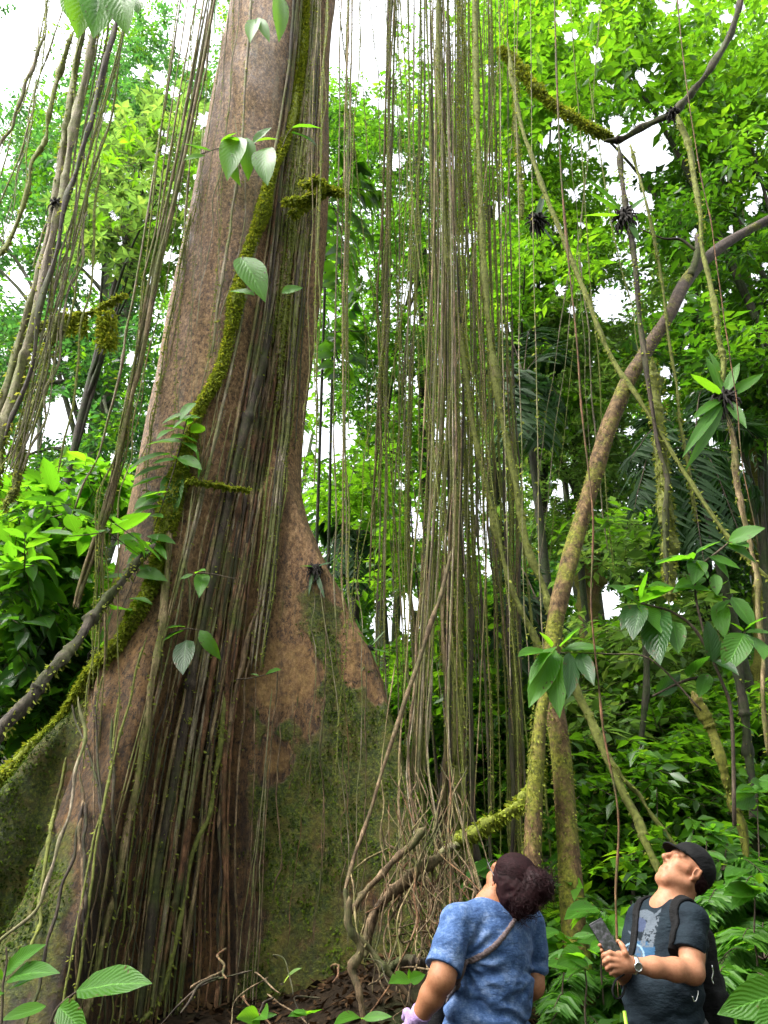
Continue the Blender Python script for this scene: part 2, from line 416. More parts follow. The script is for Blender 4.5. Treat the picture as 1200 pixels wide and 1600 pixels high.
class Field:
    """grid of distances; primitives are blended in with a smooth minimum"""
    def __init__(s, lo, hi, step):
        s.lo = np.asarray(lo, float); s.step = np.broadcast_to(np.asarray(step, float), (3,)).copy()
        s.n = np.ceil((np.asarray(hi, float) - s.lo) / s.step).astype(int) + 1
        s.d = np.full(tuple(s.n), .3, np.float32)
    def grid(s, lo=None, hi=None):
        a = np.zeros(3, int) if lo is None else np.clip(np.floor((np.asarray(lo) - s.lo) / s.step).astype(int), 0, s.n - 1)
        b = s.n if hi is None else np.clip(np.ceil((np.asarray(hi) - s.lo) / s.step).astype(int) + 1, 1, s.n)
        ax = [(s.lo[k] + s.step[k] * np.arange(a[k], b[k])).astype(np.float32) for k in range(3)]
        X = np.stack(np.meshgrid(*ax, indexing='ij'), -1)
        return tuple(slice(a[k], b[k]) for k in range(3)), X
    def put(s, sl, v, k, op):
        D = s.d[sl]
        if op == 'add':
            if k > 0:
                h = np.clip(.5 + .5 * (D - v) / k, 0, 1); s.d[sl] = D + (v - D) * h - k * h * (1 - h)
            else: s.d[sl] = np.minimum(D, v)
        else:
            if k > 0:
                h = np.clip(.5 - .5 * (D + v) / k, 0, 1); s.d[sl] = D + (-v - D) * h + k * h * (1 - h)
            else: s.d[sl] = np.maximum(D, -v)
    def cone(s, a, b, ra, rb, k=.02, op='add', flat=None):
        """round cone from a to b; flat = (direction, factor) squashes it"""
        a = np.asarray(a, float); b = np.asarray(b, float); R = max(ra, rb) + k + .03
        sl, X = s.grid(np.minimum(a, b) - R, np.maximum(a, b) + R)
        if X.size == 0: return
        Y = X - a.astype(np.float32); ab = (b - a).astype(np.float32)
        t = np.clip((Y @ ab) / (ab @ ab + 1e-9), 0, 1)
        Q = Y - t[..., None] * ab
        if flat is not None:
            fd = nrm(np.asarray(flat[0], float)).astype(np.float32); c = Q @ fd
            Q = Q + (c * (flat[1] - 1))[..., None] * fd
        s.put(sl, np.sqrt((Q ** 2).sum(-1)) - (ra + (rb - ra) * t), k, op)
    def ell(s, c, r, axes=None, k=.02, op='add'):
        c = np.asarray(c, float); r = np.asarray(r, float); A = np.eye(3) if axes is None else np.asarray(axes, float)
        R = r.max() + k + .03
        sl, X = s.grid(c - R, c + R)
        if X.size == 0: return
        Y = ((X - c.astype(np.float32)) @ A.T.astype(np.float32))
        q = Y / r.astype(np.float32); k0 = np.sqrt((q ** 2).sum(-1)); k1 = np.sqrt(((q / r.astype(np.float32)) ** 2).sum(-1)) + 1e-6
        s.put(sl, k0 * (k0 - 1) / k1, k, op)
    def box(s, c, h, axes, rnd=.02, k=.02, op='add'):
        c = np.asarray(c, float); h = np.asarray(h, float); A = np.asarray(axes, float); R = np.linalg.norm(h) + k + .03
        sl, X = s.grid(c - R, c + R)
        Y = np.abs((X - c.astype(np.float32)) @ A.T.astype(np.float32)) - (h - rnd).astype(np.float32)
        v = np.sqrt((np.maximum(Y, 0) ** 2).sum(-1)) + np.minimum(Y.max(-1), 0) - rnd
        s.put(sl, v, k, op)
    def chain(s, pts, rs, k=.02, op='add', flat=None):
        for q in range(len(pts) - 1): s.cone(pts[q], pts[q + 1], rs[q], rs[q + 1], k, op, flat)
    def like(s, d=None):
        q = object.__new__(Field); q.lo, q.step, q.n = s.lo, s.step, s.n
        q.d = np.full(tuple(s.n), .3, np.float32) if d is None else d.copy(); return q
    def snap(s, P, D, it=25):
        """moves the points of a line on to the zero surface of D"""
        g = np.stack(np.gradient(D, *s.step), -1); P = np.array(P, float)
        for _ in range(it):
            i = np.clip(((P - s.lo) / s.step).round().astype(int), 0, s.n - 1); i = tuple(i.T)
            P = P - nrm(g[i]) * (D[i] * .6)[:, None]
            P[1:-1] = P[1:-1] * .8 + .1 * (P[:-2] + P[2:])
        return P
    def verts(s):
        return surface_nets(s.d, s.lo, s.step)

# ------------------------------------------------------------------ ground
def sm(a, b, x):
    t = np.clip((x - a) / (b - a), 0, 1); return t * t * (3 - 2 * t)

def ground_z(x, y):
    x = np.asarray(x, float); y = np.asarray(y, float)
    left = sm(1.6, -.6, x)
    z = (.55 + .3 * left) * sm(3.2, 6.2, y) + .02 * np.maximum(y - 6, 0)
    z = z + .38 * np.exp(-(((x - .25) / .7) ** 2 + ((y - 5.7) / .8) ** 2))           # litter heaped at the buttress foot
    P = np.stack([x * .9, y * .9, x * 0], -1)
    return z + .07 * fbm(P, 5, 4) + .03 * noise(P * 7, 9)
# ------------------------------------------------------------------ ground sheet with leaf litter
def far_hill(x, y):
    return .3 * np.maximum(y - 15, 0) ** 1.0 * sm(15, 24, y) * (.85 + .15 * np.sin(x * .11))
def gz(x, y): return ground_z(x, y) + far_hill(np.asarray(x, float), np.asarray(y, float))

def make_ground():
    a = np.concatenate([-np.geomspace(90, 5, 34)[:-1], np.linspace(-5, 5, 170), np.geomspace(5, 90, 34)[1:]])
    b = np.concatenate([-np.geomspace(20, 1, 14)[:-1], np.linspace(-1, 10, 190), np.geomspace(10, 120, 50)[1:]])
    X, Y = np.meshgrid(a, b, indexing='ij'); Z = gz(X, Y)
    nx, ny = X.shape
    i = np.arange(nx - 1)[:, None] * ny; j = np.arange(ny - 1)[None]
    f = np.stack([i + j, i + ny + j, i + ny + j + 1, i + j + 1], -1).reshape(-1, 4)
    mb = MB(); mb.add(np.stack([X, Y, Z], -1), f)
    m, nt, out = newmat('forest_floor'); g = G(nt)
    n1 = g.noise(14, 8, .75); n2 = g.noise(1.3, 4, .6); n3 = g.noise(60, 3, .6)
    c = g.ramp(n1, [(.25, (.004, .003, .002)), (.5, (.014, .009, .005)), (.75, (.04, .026, .014))])
    c = g.mix(g.ramp(n2, [(.5, (0, 0, 0)), (.7, (1, 1, 1))]), c, (.02, .035, .01))
    c = g.mix(g.math('MULTIPLY', n3, .4), c, (.012, .009, .006))
    p = g.n('BsdfPrincipled', {'Roughness': .9, 'Specular IOR Level': .08}); g.link(c, p.inputs['Base Color'])
    bb = g.n('Bump', {'Strength': .9, 'Distance': .03}); g.link(n1, bb.inputs['Height']); g.link(bb.outputs[0], p.inputs['Normal'])
    g.link(p.outputs[0], out.inputs[0])
    tag(mb.build('ground', m), kind='structure')
make_ground()

# ------------------------------------------------------------------ the great buttressed tree
TC = np.array([-1.75, 6.5])
def ridge(th, pts):
    """where the photo's ridge points cut the upright plane of a buttress: (z, s) pairs"""
    e = np.array([math.cos(th), math.sin(th)]); n = np.array([-e[1], e[0]])
    out = []
    for x, y in pts:
        d = ray(x, y); t = (TC @ n) / (d[:2] @ n); p = d * t
        out.append((p[2] + CAMZ, (p[:2] - TC) @ e))
    return sorted(out)
TH = {'right': math.radians(-13), 'left': math.radians(213), 'front': math.radians(256), 'back': math.radians(80)}
RID = {
    'right': ridge(TH['right'], [(446, 735), (500, 880), (580, 1020), (640, 1200), (692, 1330), (745, 1440), (800, 1500)]),
    'left': ridge(TH['left'], [(262, 760), (215, 900), (160, 1030), (95, 1120), (0, 1215), (-70, 1290), (-160, 1400)]),
    'front': [(.3, 1.9), (.9, 1.6), (1.6, 1.3), (2.4, 1.05), (3.4, .82), (4.6, .62), (6., .4)],
    'back': [(.3, 2.2), (1.2, 1.6), (2.4, 1.1), (4, .7), (5.5, .4)],
}
def tree_field(X):
    x, y, z = X[..., 0], X[..., 1], X[..., 2]
    P = X * np.array([1, 1, .35], np.float32)
    big = fbm(P * .9, 11, 2)
    cx = TC[0] - .05 + .02 * (z - 5); cy = TC[1]
    r0 = .61 - .006 * np.clip(z - 4, 0, 20) + .25 * np.exp(-np.clip(z - .6, 0, 9) / 1.5)
    d = np.sqrt((x - cx) ** 2 + (y - cy) ** 2) - r0
    def smin(a, b, k):
        h = np.clip(.5 + .5 * (a - b) / k, 0, 1); return a + (b - a) * h - k * h * (1 - h)
    # the second, darker column of the trunk on the right
    d2 = np.sqrt((x - (TC[0] + .66 + .012 * (z - 5))) ** 2 + (y - (TC[1] + .12)) ** 2) - (.3 + .05 * np.sin(z * .9))
    d = smin(d, d2, .07)
    for k, th in TH.items():
        e = np.array([math.cos(th), math.sin(th)]); n = np.array([-e[1], e[0]])
        s = (x - TC[0]) * e[0] + (y - TC[1]) * e[1]; t = (x - TC[0]) * n[0] + (y - TC[1]) * n[1]
        zz = np.array([q[0] for q in RID[k]]); ss = np.array([q[1] for q in RID[k]])
        smx = np.interp(z, zz, ss); over = np.clip(z - zz[-1], 0, 9); smx = smx - over * .8
        t = t + .07 * np.sin(2.3 * s + .6 * z) * np.clip(s - .5, 0, 1) + .05 * big
        w = {'right': .1, 'left': .15, 'front': .2, 'back': .14}[k] * (1 + .5 * np.exp(-np.clip(z - .8, 0, 5) / .6))
        w = w + .1 * np.exp(-np.clip(s - .6, 0, 3) / .35)
        a = np.abs(t) - w; b = (s - smx) * .72
        q = np.sqrt(np.maximum(a + .06, 0) ** 2 + np.maximum(b + .06, 0) ** 2) + np.minimum(np.maximum(a + .06, b + .06), 0) - .06
        q = np.maximum(q, -s)
        d = smin(d, q, .24)
    # hollow between trunk and the top of the right buttress
    hc = at(404, 690, 6.05)
    h = np.sqrt(((x - hc[0]) / .1) ** 2 + ((y - hc[1]) / .35) ** 2 + ((z - hc[2]) / .55) ** 2) - 1
    d = np.maximum(d, -h * .1)
    # fluting that fades upward
    flute = np.clip(1 - (z - 1) / 6, 0.08, 1)
    d = d + flute * .05 * fbm(X * np.array([2.2, 2.2, .5], np.float32), 21, 3) + .02 * big
    return d

def make_great_tree():
    F1 = Field((-4.7, 3.8, .2), (1.6, 8.4, 17.2), (.036, .036, .055))
    nz = F1.n[2]
    for z0 in range(0, nz, 60):
        z1 = min(nz, z0 + 60)
        ax = [F1.lo[k] + F1.step[k] * np.arange(F1.n[k]) for k in range(2)] + [F1.lo[2] + F1.step[2] * np.arange(z0, z1)]
        wid = 6.3 if z0 * .055 < 6.5 else 1.9                       # above the buttresses only the trunk is worth filling in
        xs = np.nonzero(np.abs(ax[0] - (TC[0] + .25)) < wid)[0]; ys = np.nonzero(np.abs(ax[1] - TC[1]) < wid)[0]
        X = np.stack(np.meshgrid(ax[0][xs], ax[1][ys], ax[2], indexing='ij'), -1).astype(np.float32)
        F1.d[xs[0]:xs[-1] + 1, ys[0]:ys[-1] + 1, z0:z1] = tree_field(X)
    F1.d[:, :, -1] = .2; F1.d[:, :, 0] = .2; F1.d[0] = F1.d[-1] = .2; F1.d[:, 0] = F1.d[:, -1] = .2
    V, Fc = F1.verts()
    # vertex normals for fine displacement
    def vnormals(V, Fc):
        fn = np.cross(V[Fc[:, 2]] - V[Fc[:, 0]], V[Fc[:, 3]] - V[Fc[:, 1]])
        N = np.zeros_like(V)
        for k in range(4): np.add.at(N, Fc[:, k], fn)
        return nrm(N)
    N = vnormals(V, Fc)
    fl = np.clip(1.15 - (V[:, 2] - 1) / 5, .25, 1)
    V = V + N * (.022 * fl * fbm(V * np.array([7, 7, 2.2]), 31, 3))[:, None]
    x, y, z = V.T
    # where moss grows: the flat of the right buttress, the upper side of the left one, patches low down
    px, py = proj(V)
    nz1 = fbm(V * np.array([1.3, 1.3, .8]), 41, 4)
    sR = (x - TC[0]) * math.cos(TH['right']) + (y - TC[1]) * math.sin(TH['right'])
    sL = (x - TC[0]) * math.cos(TH['left']) + (y - TC[1]) * math.sin(TH['left'])
    right = sm(.55, 1.15, sR + .35 * nz1) * sm(4.5, 3.2, z + .7 * nz1 - .2 * sR) * (1 - .35 * sm(.15, .5, fbm(V * np.array([2.2, 2.2, 1.2]), 45, 3)))
    left = sm(.75, 1.1, sL + .2 * nz1) * sm(4.9, 3.8, z) * (.8 + .4 * nz1) + sm(.7, .9, sL) * sm(.5, .8, N[:, 2]) * sm(6, 4.6, z)
    gen = .42 * sm(3.8, 1.5, z) * sm(.1, .5, nz1)
    gen = np.maximum(gen, .75 * sm(-1.95, -2.5, x) * sm(4.4, 3.0, z + .4 * nz1) * np.clip(.62 + .7 * nz1, 0, 1))
    trunk = .35 * sm(.25, .7, fbm(V * np.array([.7, .7, .4]), 77, 3)) * sm(3, 5, z)
    ms = np.clip(np.maximum.reduce([right * (.8 + .35 * nz1), left, gen, trunk]), 0, 1)
    warm = sm(.1, .4, sR) * sm(1.7, .9, sR) * sm(1.9, 3.7, z + .5 * nz1) * sm(5.6, 4.6, z) * np.clip(.7 + .9 * nz1, 0, 1)
    zz = np.array([q[0] for q in RID['right']]); ss = np.array([q[1] for q in RID['right']])
    edge = sm(.5, .05, np.interp(z, zz, ss) - sR) * sm(1.3, 3.7, z + .4 * nz1) * (sR > .3) * np.clip(.75 + .8 * nz1, 0, 1)
    warm = np.maximum(warm, edge); warm = np.clip(warm * (1 + .9 * fbm(V * np.array([4, 4, 2.2]), 97, 4)) - .08, 0, 1); k_ = sm(.12, .7, warm); ms = ms * (1 - k_) - warm * sm(.35, .75, warm)
    m, nt, out = newmat('great_tree_bark'); g = G(nt)
    attr = g.n('Attribute', attribute_name='rnd').outputs['Fac']
    obj = g.n('TexCoord').outputs['Object']; sx = g.n('SeparateXYZ'); g.link(obj, sx.inputs[0])
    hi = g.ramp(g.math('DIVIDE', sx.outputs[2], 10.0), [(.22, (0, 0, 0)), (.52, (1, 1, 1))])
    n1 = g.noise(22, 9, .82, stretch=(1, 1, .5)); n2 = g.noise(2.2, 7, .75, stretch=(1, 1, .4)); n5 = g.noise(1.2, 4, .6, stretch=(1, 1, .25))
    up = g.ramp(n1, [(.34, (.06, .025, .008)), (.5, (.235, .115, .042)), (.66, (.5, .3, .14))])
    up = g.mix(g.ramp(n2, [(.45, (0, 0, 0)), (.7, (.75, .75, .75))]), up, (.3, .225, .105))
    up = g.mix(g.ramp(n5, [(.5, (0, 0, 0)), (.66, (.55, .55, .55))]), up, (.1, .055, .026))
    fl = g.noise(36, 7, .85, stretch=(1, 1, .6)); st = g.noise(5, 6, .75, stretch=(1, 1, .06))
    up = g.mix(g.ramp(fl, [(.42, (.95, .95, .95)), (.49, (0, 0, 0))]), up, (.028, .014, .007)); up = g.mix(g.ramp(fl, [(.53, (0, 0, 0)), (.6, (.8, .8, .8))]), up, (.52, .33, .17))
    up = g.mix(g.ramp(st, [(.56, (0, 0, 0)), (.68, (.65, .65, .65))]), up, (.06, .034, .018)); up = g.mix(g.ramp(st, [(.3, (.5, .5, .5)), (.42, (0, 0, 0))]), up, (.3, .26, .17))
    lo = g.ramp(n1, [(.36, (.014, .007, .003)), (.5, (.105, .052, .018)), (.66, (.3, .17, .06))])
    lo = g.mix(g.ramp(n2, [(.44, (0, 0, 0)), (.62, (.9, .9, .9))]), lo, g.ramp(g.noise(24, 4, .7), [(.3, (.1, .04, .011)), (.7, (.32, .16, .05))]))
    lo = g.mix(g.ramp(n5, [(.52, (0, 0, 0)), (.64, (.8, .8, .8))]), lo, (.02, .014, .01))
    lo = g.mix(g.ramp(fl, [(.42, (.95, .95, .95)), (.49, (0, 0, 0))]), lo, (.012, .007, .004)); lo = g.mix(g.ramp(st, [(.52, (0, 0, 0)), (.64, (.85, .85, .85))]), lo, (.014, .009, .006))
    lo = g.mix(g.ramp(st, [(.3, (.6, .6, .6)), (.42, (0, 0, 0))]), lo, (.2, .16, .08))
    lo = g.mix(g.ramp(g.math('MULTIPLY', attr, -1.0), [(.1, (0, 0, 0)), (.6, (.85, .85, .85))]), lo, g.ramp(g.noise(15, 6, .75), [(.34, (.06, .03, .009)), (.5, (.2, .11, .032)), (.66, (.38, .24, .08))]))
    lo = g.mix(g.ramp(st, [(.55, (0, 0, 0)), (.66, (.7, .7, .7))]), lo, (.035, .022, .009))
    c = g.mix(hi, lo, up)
    n3 = g.noise(42, 5, .75); n4 = g.noise(7, 5, .7)
    mc = g.ramp(n3, [(.3, (.005, .011, .001)), (.5, (.048, .075, .004)), (.7, (.2, .23, .014))])
    mc = g.mix(g.ramp(n4, [(.45, (0, 0, 0)), (.7, (.7, .7, .7))]), mc, (.15, .1, .018))
    fac = g.ramp(g.math('ADD', attr, g.math('MULTIPLY', g.math('SUBTRACT', n4, .5), .9)), [(.36, (0, 0, 0)), (.56, (1, 1, 1))])
    c = g.mix(fac, c, mc)
    p = g.n('BsdfPrincipled', {'Specular IOR Level': .35}); g.link(c, p.inputs['Base Color']); g.link(g.ramp(n2, [(.35, (.45, .45, .45)), (.6, (.9, .9, .9))]), p.inputs['Roughness'])
    hgt = g.math('ADD', g.noise(26, 8, .8, stretch=(1, 1, .4)), g.math('ADD', g.math('MULTIPLY', fl, .8), g.math('MULTIPLY', fac, g.math('MULTIPLY', n3, 1.2))))
    b = g.n('Bump', {'Strength': 1., 'Distance': .045}); g.link(hgt, b.inputs['Height']); g.link(b.outputs[0], p.inputs['Normal'])
    g.link(p.outputs[0], out.inputs[0])
    root = thing('buttressed_tree', (TC[0], TC[1], gz(*TC)), 'huge reddish brown forest tree with mossy plank buttresses', 'tree')
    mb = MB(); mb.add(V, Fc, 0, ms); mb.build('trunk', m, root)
    # small-leaved moss standing off the bark
    cam = np.array([0, 0, CAMZ]); face = ((cam - V) * N).sum(-1) > -.1 * np.linalg.norm(V - cam, axis=-1)
    ok = np.nonzero((ms + .35 * fbm(V * 5, 88, 2) > .62) & face & (z < 5.2))[0]
    k = rng.choice(ok, min(60000, len(ok) * 3)); n = len(k)
    j = rng.normal(0, .025, (n, 3)); Pm = V[k] + j - N[k] * (j * N[k]).sum(-1)[:, None] + N[k] * .004
    Dm = N[k] * .6 + np.array([0, 0, -.8]) + rng.normal(0, .5, (n, 3))
    mo = MB(); leaves(mo, Pm, Dm, N[k] + rng.normal(0, .5, (n, 3)), rng.uniform(.012, .034, n), rng.uniform(.008, .02, n), 0, np.clip(.45 + .5 * fbm(Pm * 2.4, 93, 3) + rng.normal(0, .25, n), 0, 1), 'quad')
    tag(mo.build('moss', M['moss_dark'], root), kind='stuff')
    # the limb above that the roots hang from, and its leaves
    lb = MB()
    for a, bx in (((-1.5, 6.5, 14.6), [(.2, 6.7, 15.8), (2.2, 6.9, 16.6), (4.6, 7.6, 17.0)]), ((-2.0, 6.4, 14.9), [(-3.4, 5.9, 15.9), (-5.4, 5.2, 16.6)]),
                  ((-1.6, 6.2, 15.2), [(-1.0, 5.0, 16.4), (.2, 3.4, 17.2)])):
        tube(lb, spline([a] + bx, 20), np.linspace(.26, .1, 20), 10, 0, .1)
    lb.build('limb', M['bark_grey'], root)
    return root
great_tree = make_great_tree()
# ------------------------------------------------------------------ hanging roots and lianas
def hit(x, y, off=.05, dflt=None, lo=3.6):
    """how far ahead the great tree's bark lies on the sight line of a photo point, less a little"""
    x = np.atleast_1d(np.asarray(x, float)); y = np.atleast_1d(np.asarray(y, float))
    d = ray(x, y); d = d / d[:, 1:2]; D = np.full(len(x), lo)
    for _ in range(70):
        P = (d * D[:, None] + np.array([0, 0, CAMZ])).astype(np.float32)
        D = D + np.clip(tree_field(P) * .7, -.05, .3)
    miss = D > 7.4
    D = D - off
    if miss.any():
        ok = ~miss
        if ok.any(): D[miss] = np.interp(np.nonzero(miss)[0], np.nonzero(ok)[0], D[ok])
        else: D[miss] = dflt or 6.
    return D

def path(pts, D, n=60, jit=0., seed=0):
    """photo points with a distance (number, (top, bottom) or 'bark') -> world line"""
    p = spline(np.array([q[:2] for q in pts], float), n)
    if isinstance(D, str):
        k = hit(p[:, 0], p[:, 1], .06); k = np.convolve(np.pad(k, 3, 'edge'), np.ones(7) / 7, 'valid')
        k = np.minimum(k, hit(p[:, 0], p[:, 1], .03))
    elif isinstance(D, (tuple, list)): k = np.linspace(D[0], D[1], n)
    else: k = np.full(n, float(D))
    W = at(p[:, 0], p[:, 1], k)
    if jit:
        s = np.linspace(0, n / 7., n)
        W = W + jit * np.stack([noise(np.stack([s, np.full(n, seed * 3.1), np.full(n, k_ * 7.7)], -1), seed) for k_ in range(3)], -1) * np.array([1, 1, .2])
    return W

VC = [0]
def vine(W, r, mat='vine', moss=0, label=None, group=None, name='hanging_root', cat='hanging root', sides=6, rough=.35, msize=.03, mossmat='moss', taper=True, tone=(.2, 1.), lumps=0, swell=False):
    VC[0] += 1; sd = VC[0]
    if r > .02: W = spline(W, 3 * len(W)); sides = max(sides, 12)
    n = len(W); rr = np.full(n, r) * (1 + .25 * noise(np.stack([np.arange(n) * 21. / n, np.full(n, sd * 1.7), np.zeros(n)], -1), sd))
    if lumps:                                                        # swellings where moss cushions sit
        rr = rr * (1 + lumps * np.clip(noise(np.stack([np.arange(n) * 26. / n, np.full(n, sd * 2.3), np.zeros(n)], -1), sd + 50), 0, 1))
    kn = np.clip(noise(np.stack([np.arange(n) * 48. / n, np.full(n, sd * 4.1), np.ones(n)], -1), sd + 9) - .45, 0, 1)
    rr = rr * (1 + .9 * kn)                                          # knots
    if swell: rr = rr * np.interp(np.linspace(0, 1, n), [0, .3, .6, 1], [.3, .45, 1.1, 1.1])
    elif taper: rr = rr * np.linspace(1.15, .8, n)
    ia = np.arange(n); rr = rr * np.clip(np.minimum(ia, n - 1 - ia) / (.05 * n) + .2, 0, 1)
    mb = MB(); tube(mb, W, rr, sides, 0, rough, sd, rnd=rng.random(), flute=.13 if r > .02 else 0)
    if moss: fuzz(mb, W, None, rr, moss, msize, 1, tone)
    o = mb.build(name, [M[mat], M[mossmat]])
    tag(o, label, cat, group); return o

def bundle(pts, D, n, spread, r, mats, moss, label, group, jit=.03, npt=56, cut=None, name='hanging_root', cat='hanging root', dj=.25, msize=.022, swell=False):
    for k in range(n):
        a, b = rng.normal(0, spread[0]), rng.normal(0, spread[1])
        lo = 0.
        p = spline(np.array(pts, float), 24); t = np.linspace(0, 1, 24)
        p[:, 0] += a * (1 - t) + b * t
        i0, i1 = 0, 24
        if cut:
            if rng.random() < cut[0]: i0 = rng.integers(2, 12)
            if rng.random() < cut[1]: i1 = rng.integers(14, 24)
        off = rng.uniform(-dj, dj)
        if isinstance(D, str): W = path(p[i0:i1], D, npt, jit, VC[0])
        else:
            DD = np.interp(np.linspace(t[i0], t[i1 - 1], 2), [0, 1], [D[0], D[1]]) + off
            W = path(p[i0:i1], tuple(DD), npt, jit, VC[0])
        m = mats[k % len(mats)]
        ms = moss * (rng.random() ** 2 * 1.6 if m != 'vine_moss' else 1.3)
        vine(W, rng.uniform(*r), m, ms, label, group, name, cat, msize=msize, sides=6, swell=swell)

EL = -80
bundle([(682, EL), (689, 300), (688, 600), (679, 800), (666, 1000), (656, 1200), (645, 1345)], (6.7, 6.3), 13, (10, 16), (.006, .012), ['vine', 'vine_moss', 'vine_grey'], 22,
       'thin brown hanging root in the tight straight bundle beside the big trunk', 'hanging roots of the tight brown bundle', .02, cut=(0, .25), dj=.12)
bundle([(738, EL), (747, 300), (757, 600), (765, 800), (776, 1000), (788, 1250), (796, 1420)], (7.4, 7.1), 11, (15, 24), (.007, .014), ['vine_moss', 'vine_moss', 'vine', 'vine_grey'], 60,
       'moss covered hanging root in the wide green bundle right of the tight brown bundle', 'hanging roots of the mossy green bundle', .03, cut=(0, .3))
bundle([(616, EL), (606, 200), (598, 500), (591, 750), (584, 1000), (590, 1330)], (7.2, 6.9), 9, (7, 8), (.006, .013), ['vine', 'vine_moss', 'vine_grey'], 50,
       'thin hanging root in the loose bundle between the trunk and the tight brown bundle', 'hanging roots of the loose bundle nearest the trunk', .03, cut=(0, .5))
bundle([(644, EL), (640, 300), (629, 600), (623, 850), (636, 1100), (640, 1330)], (7.0, 6.8), 8, (12, 14), (.004, .011), ['vine_moss', 'vine_grey'], 60,
       'thin mossy hanging root in the sparse strip just left of the tight brown bundle', 'hanging roots of the sparse strip', .03, cut=(0, .35))
bundle([(715, EL), (718, 300), (722, 600), (722, 900), (725, 1350)], (7.8, 7.4), 12, (16, 34), (.005, .012), ['vine', 'vine_moss', 'vine_dark', 'vine_grey'], 60,
       'thin hanging root in the gap between the brown bundle and the mossy bundle', 'hanging roots between the two thick bundles', .04, cut=(.1, .4))
bundle([(722, EL), (728, 330), (732, 620), (738, 900), (742, 1150), (744, 1420)], (7.3, 7.0), 5, (12, 28), (.014, .024), ['vine_moss'], 110,
       'thick shaggy moss covered root column standing in the lower curtain', 'thick mossy root columns', .05, cut=(0, .1), msize=.032, swell=True)
bundle([(698, EL), (702, 300), (712, 820), (716, 1100), (722, 1420)], (6.9, 6.8), 7, (8, 20), (.012, .022), ['vine_moss', 'vine_dark', 'vine'], 130,
       'dark half mossy root in the lower curtain behind the woman', 'dark roots of the lower curtain', .05, cut=(0, .2), msize=.028, swell=True)
bundle([(674, EL), (676, 400), (680, 820), (684, 1000), (688, 1200), (696, 1430)], (8.2, 8.0), 10, (40, 44), (.008, .024), ['vine_dark', 'vine_moss', 'vine'], 70,
       'shaded root standing far back in the lower curtain', 'shaded roots at the back of the curtain', .06, cut=(0, .1), msize=.028, swell=True)
bundle([(768, EL), (776, 300), (790, 650), (800, 900), (808, 1150), (818, 1420)], (7.6, 7.2), 7, (12, 14), (.008, .02), ['vine_moss', 'vine', 'vine_dark'], 90,
       'brown and green root on the right hand edge of the curtain', 'roots at the edge of the curtain', .05, cut=(0, .1), swell=True)
bundle([(549, EL), (541, 200), (534, 500), (533, 800), (538, 1000)], (6.1, 6.0), 7, (9, 8), (.004, .011), ['vine', 'vine_moss', 'vine_grey'], 45,
       'thin hanging root falling past the right side of the trunk', 'hanging roots beside the trunk', .03, cut=(0, .6))
bundle([(508, EL), (500, 200), (492, 500), (490, 760)], (5.9, 5.8), 5, (9, 9), (.004, .009), ['vine_moss', 'vine'], 45,
       'very thin root brushing the dark side of the trunk', 'thin roots at the dark side of the trunk', .03, cut=(0, .6))
for x, lab in ((786, 'leftmost pale thread of the straight threads beside the curved mossy tree'), (811, 'second pale thread from the left beside the curved mossy tree'), (836, 'pale thread hanging in front of the dark palm fronds')):
    vine(path([(x - 8, EL), (x - 3, 300), (x + 2, 600), (x + 8, 900), (x + 14, 1080)], 4.8, 60, .015, x), .0035, 'vine_grey', 14, lab, None, 'hanging_thread', 'hanging root')
bundle([(890, EL), (905, 300), (920, 600), (935, 900)], (8, 8), 7, (70, 80), (.004, .009), ['vine_grey', 'vine_moss'], 20,
       'thin pale hanging root among the leaves right of the curtain', 'scattered thin hanging roots', .04, cut=(.4, .6))
bundle([(690, EL), (690, 300), (690, 600), (690, 900), (692, 1300)], (6.9, 6.6), 36, (84, 78), (.003, .0065), ['vine_moss', 'vine_grey', 'vine_moss', 'vine'], 50,
       'pale fine thread of the wide veil of hanging roots', 'threads of the hanging root veil', .04, cut=(.25, .6), dj=.9)
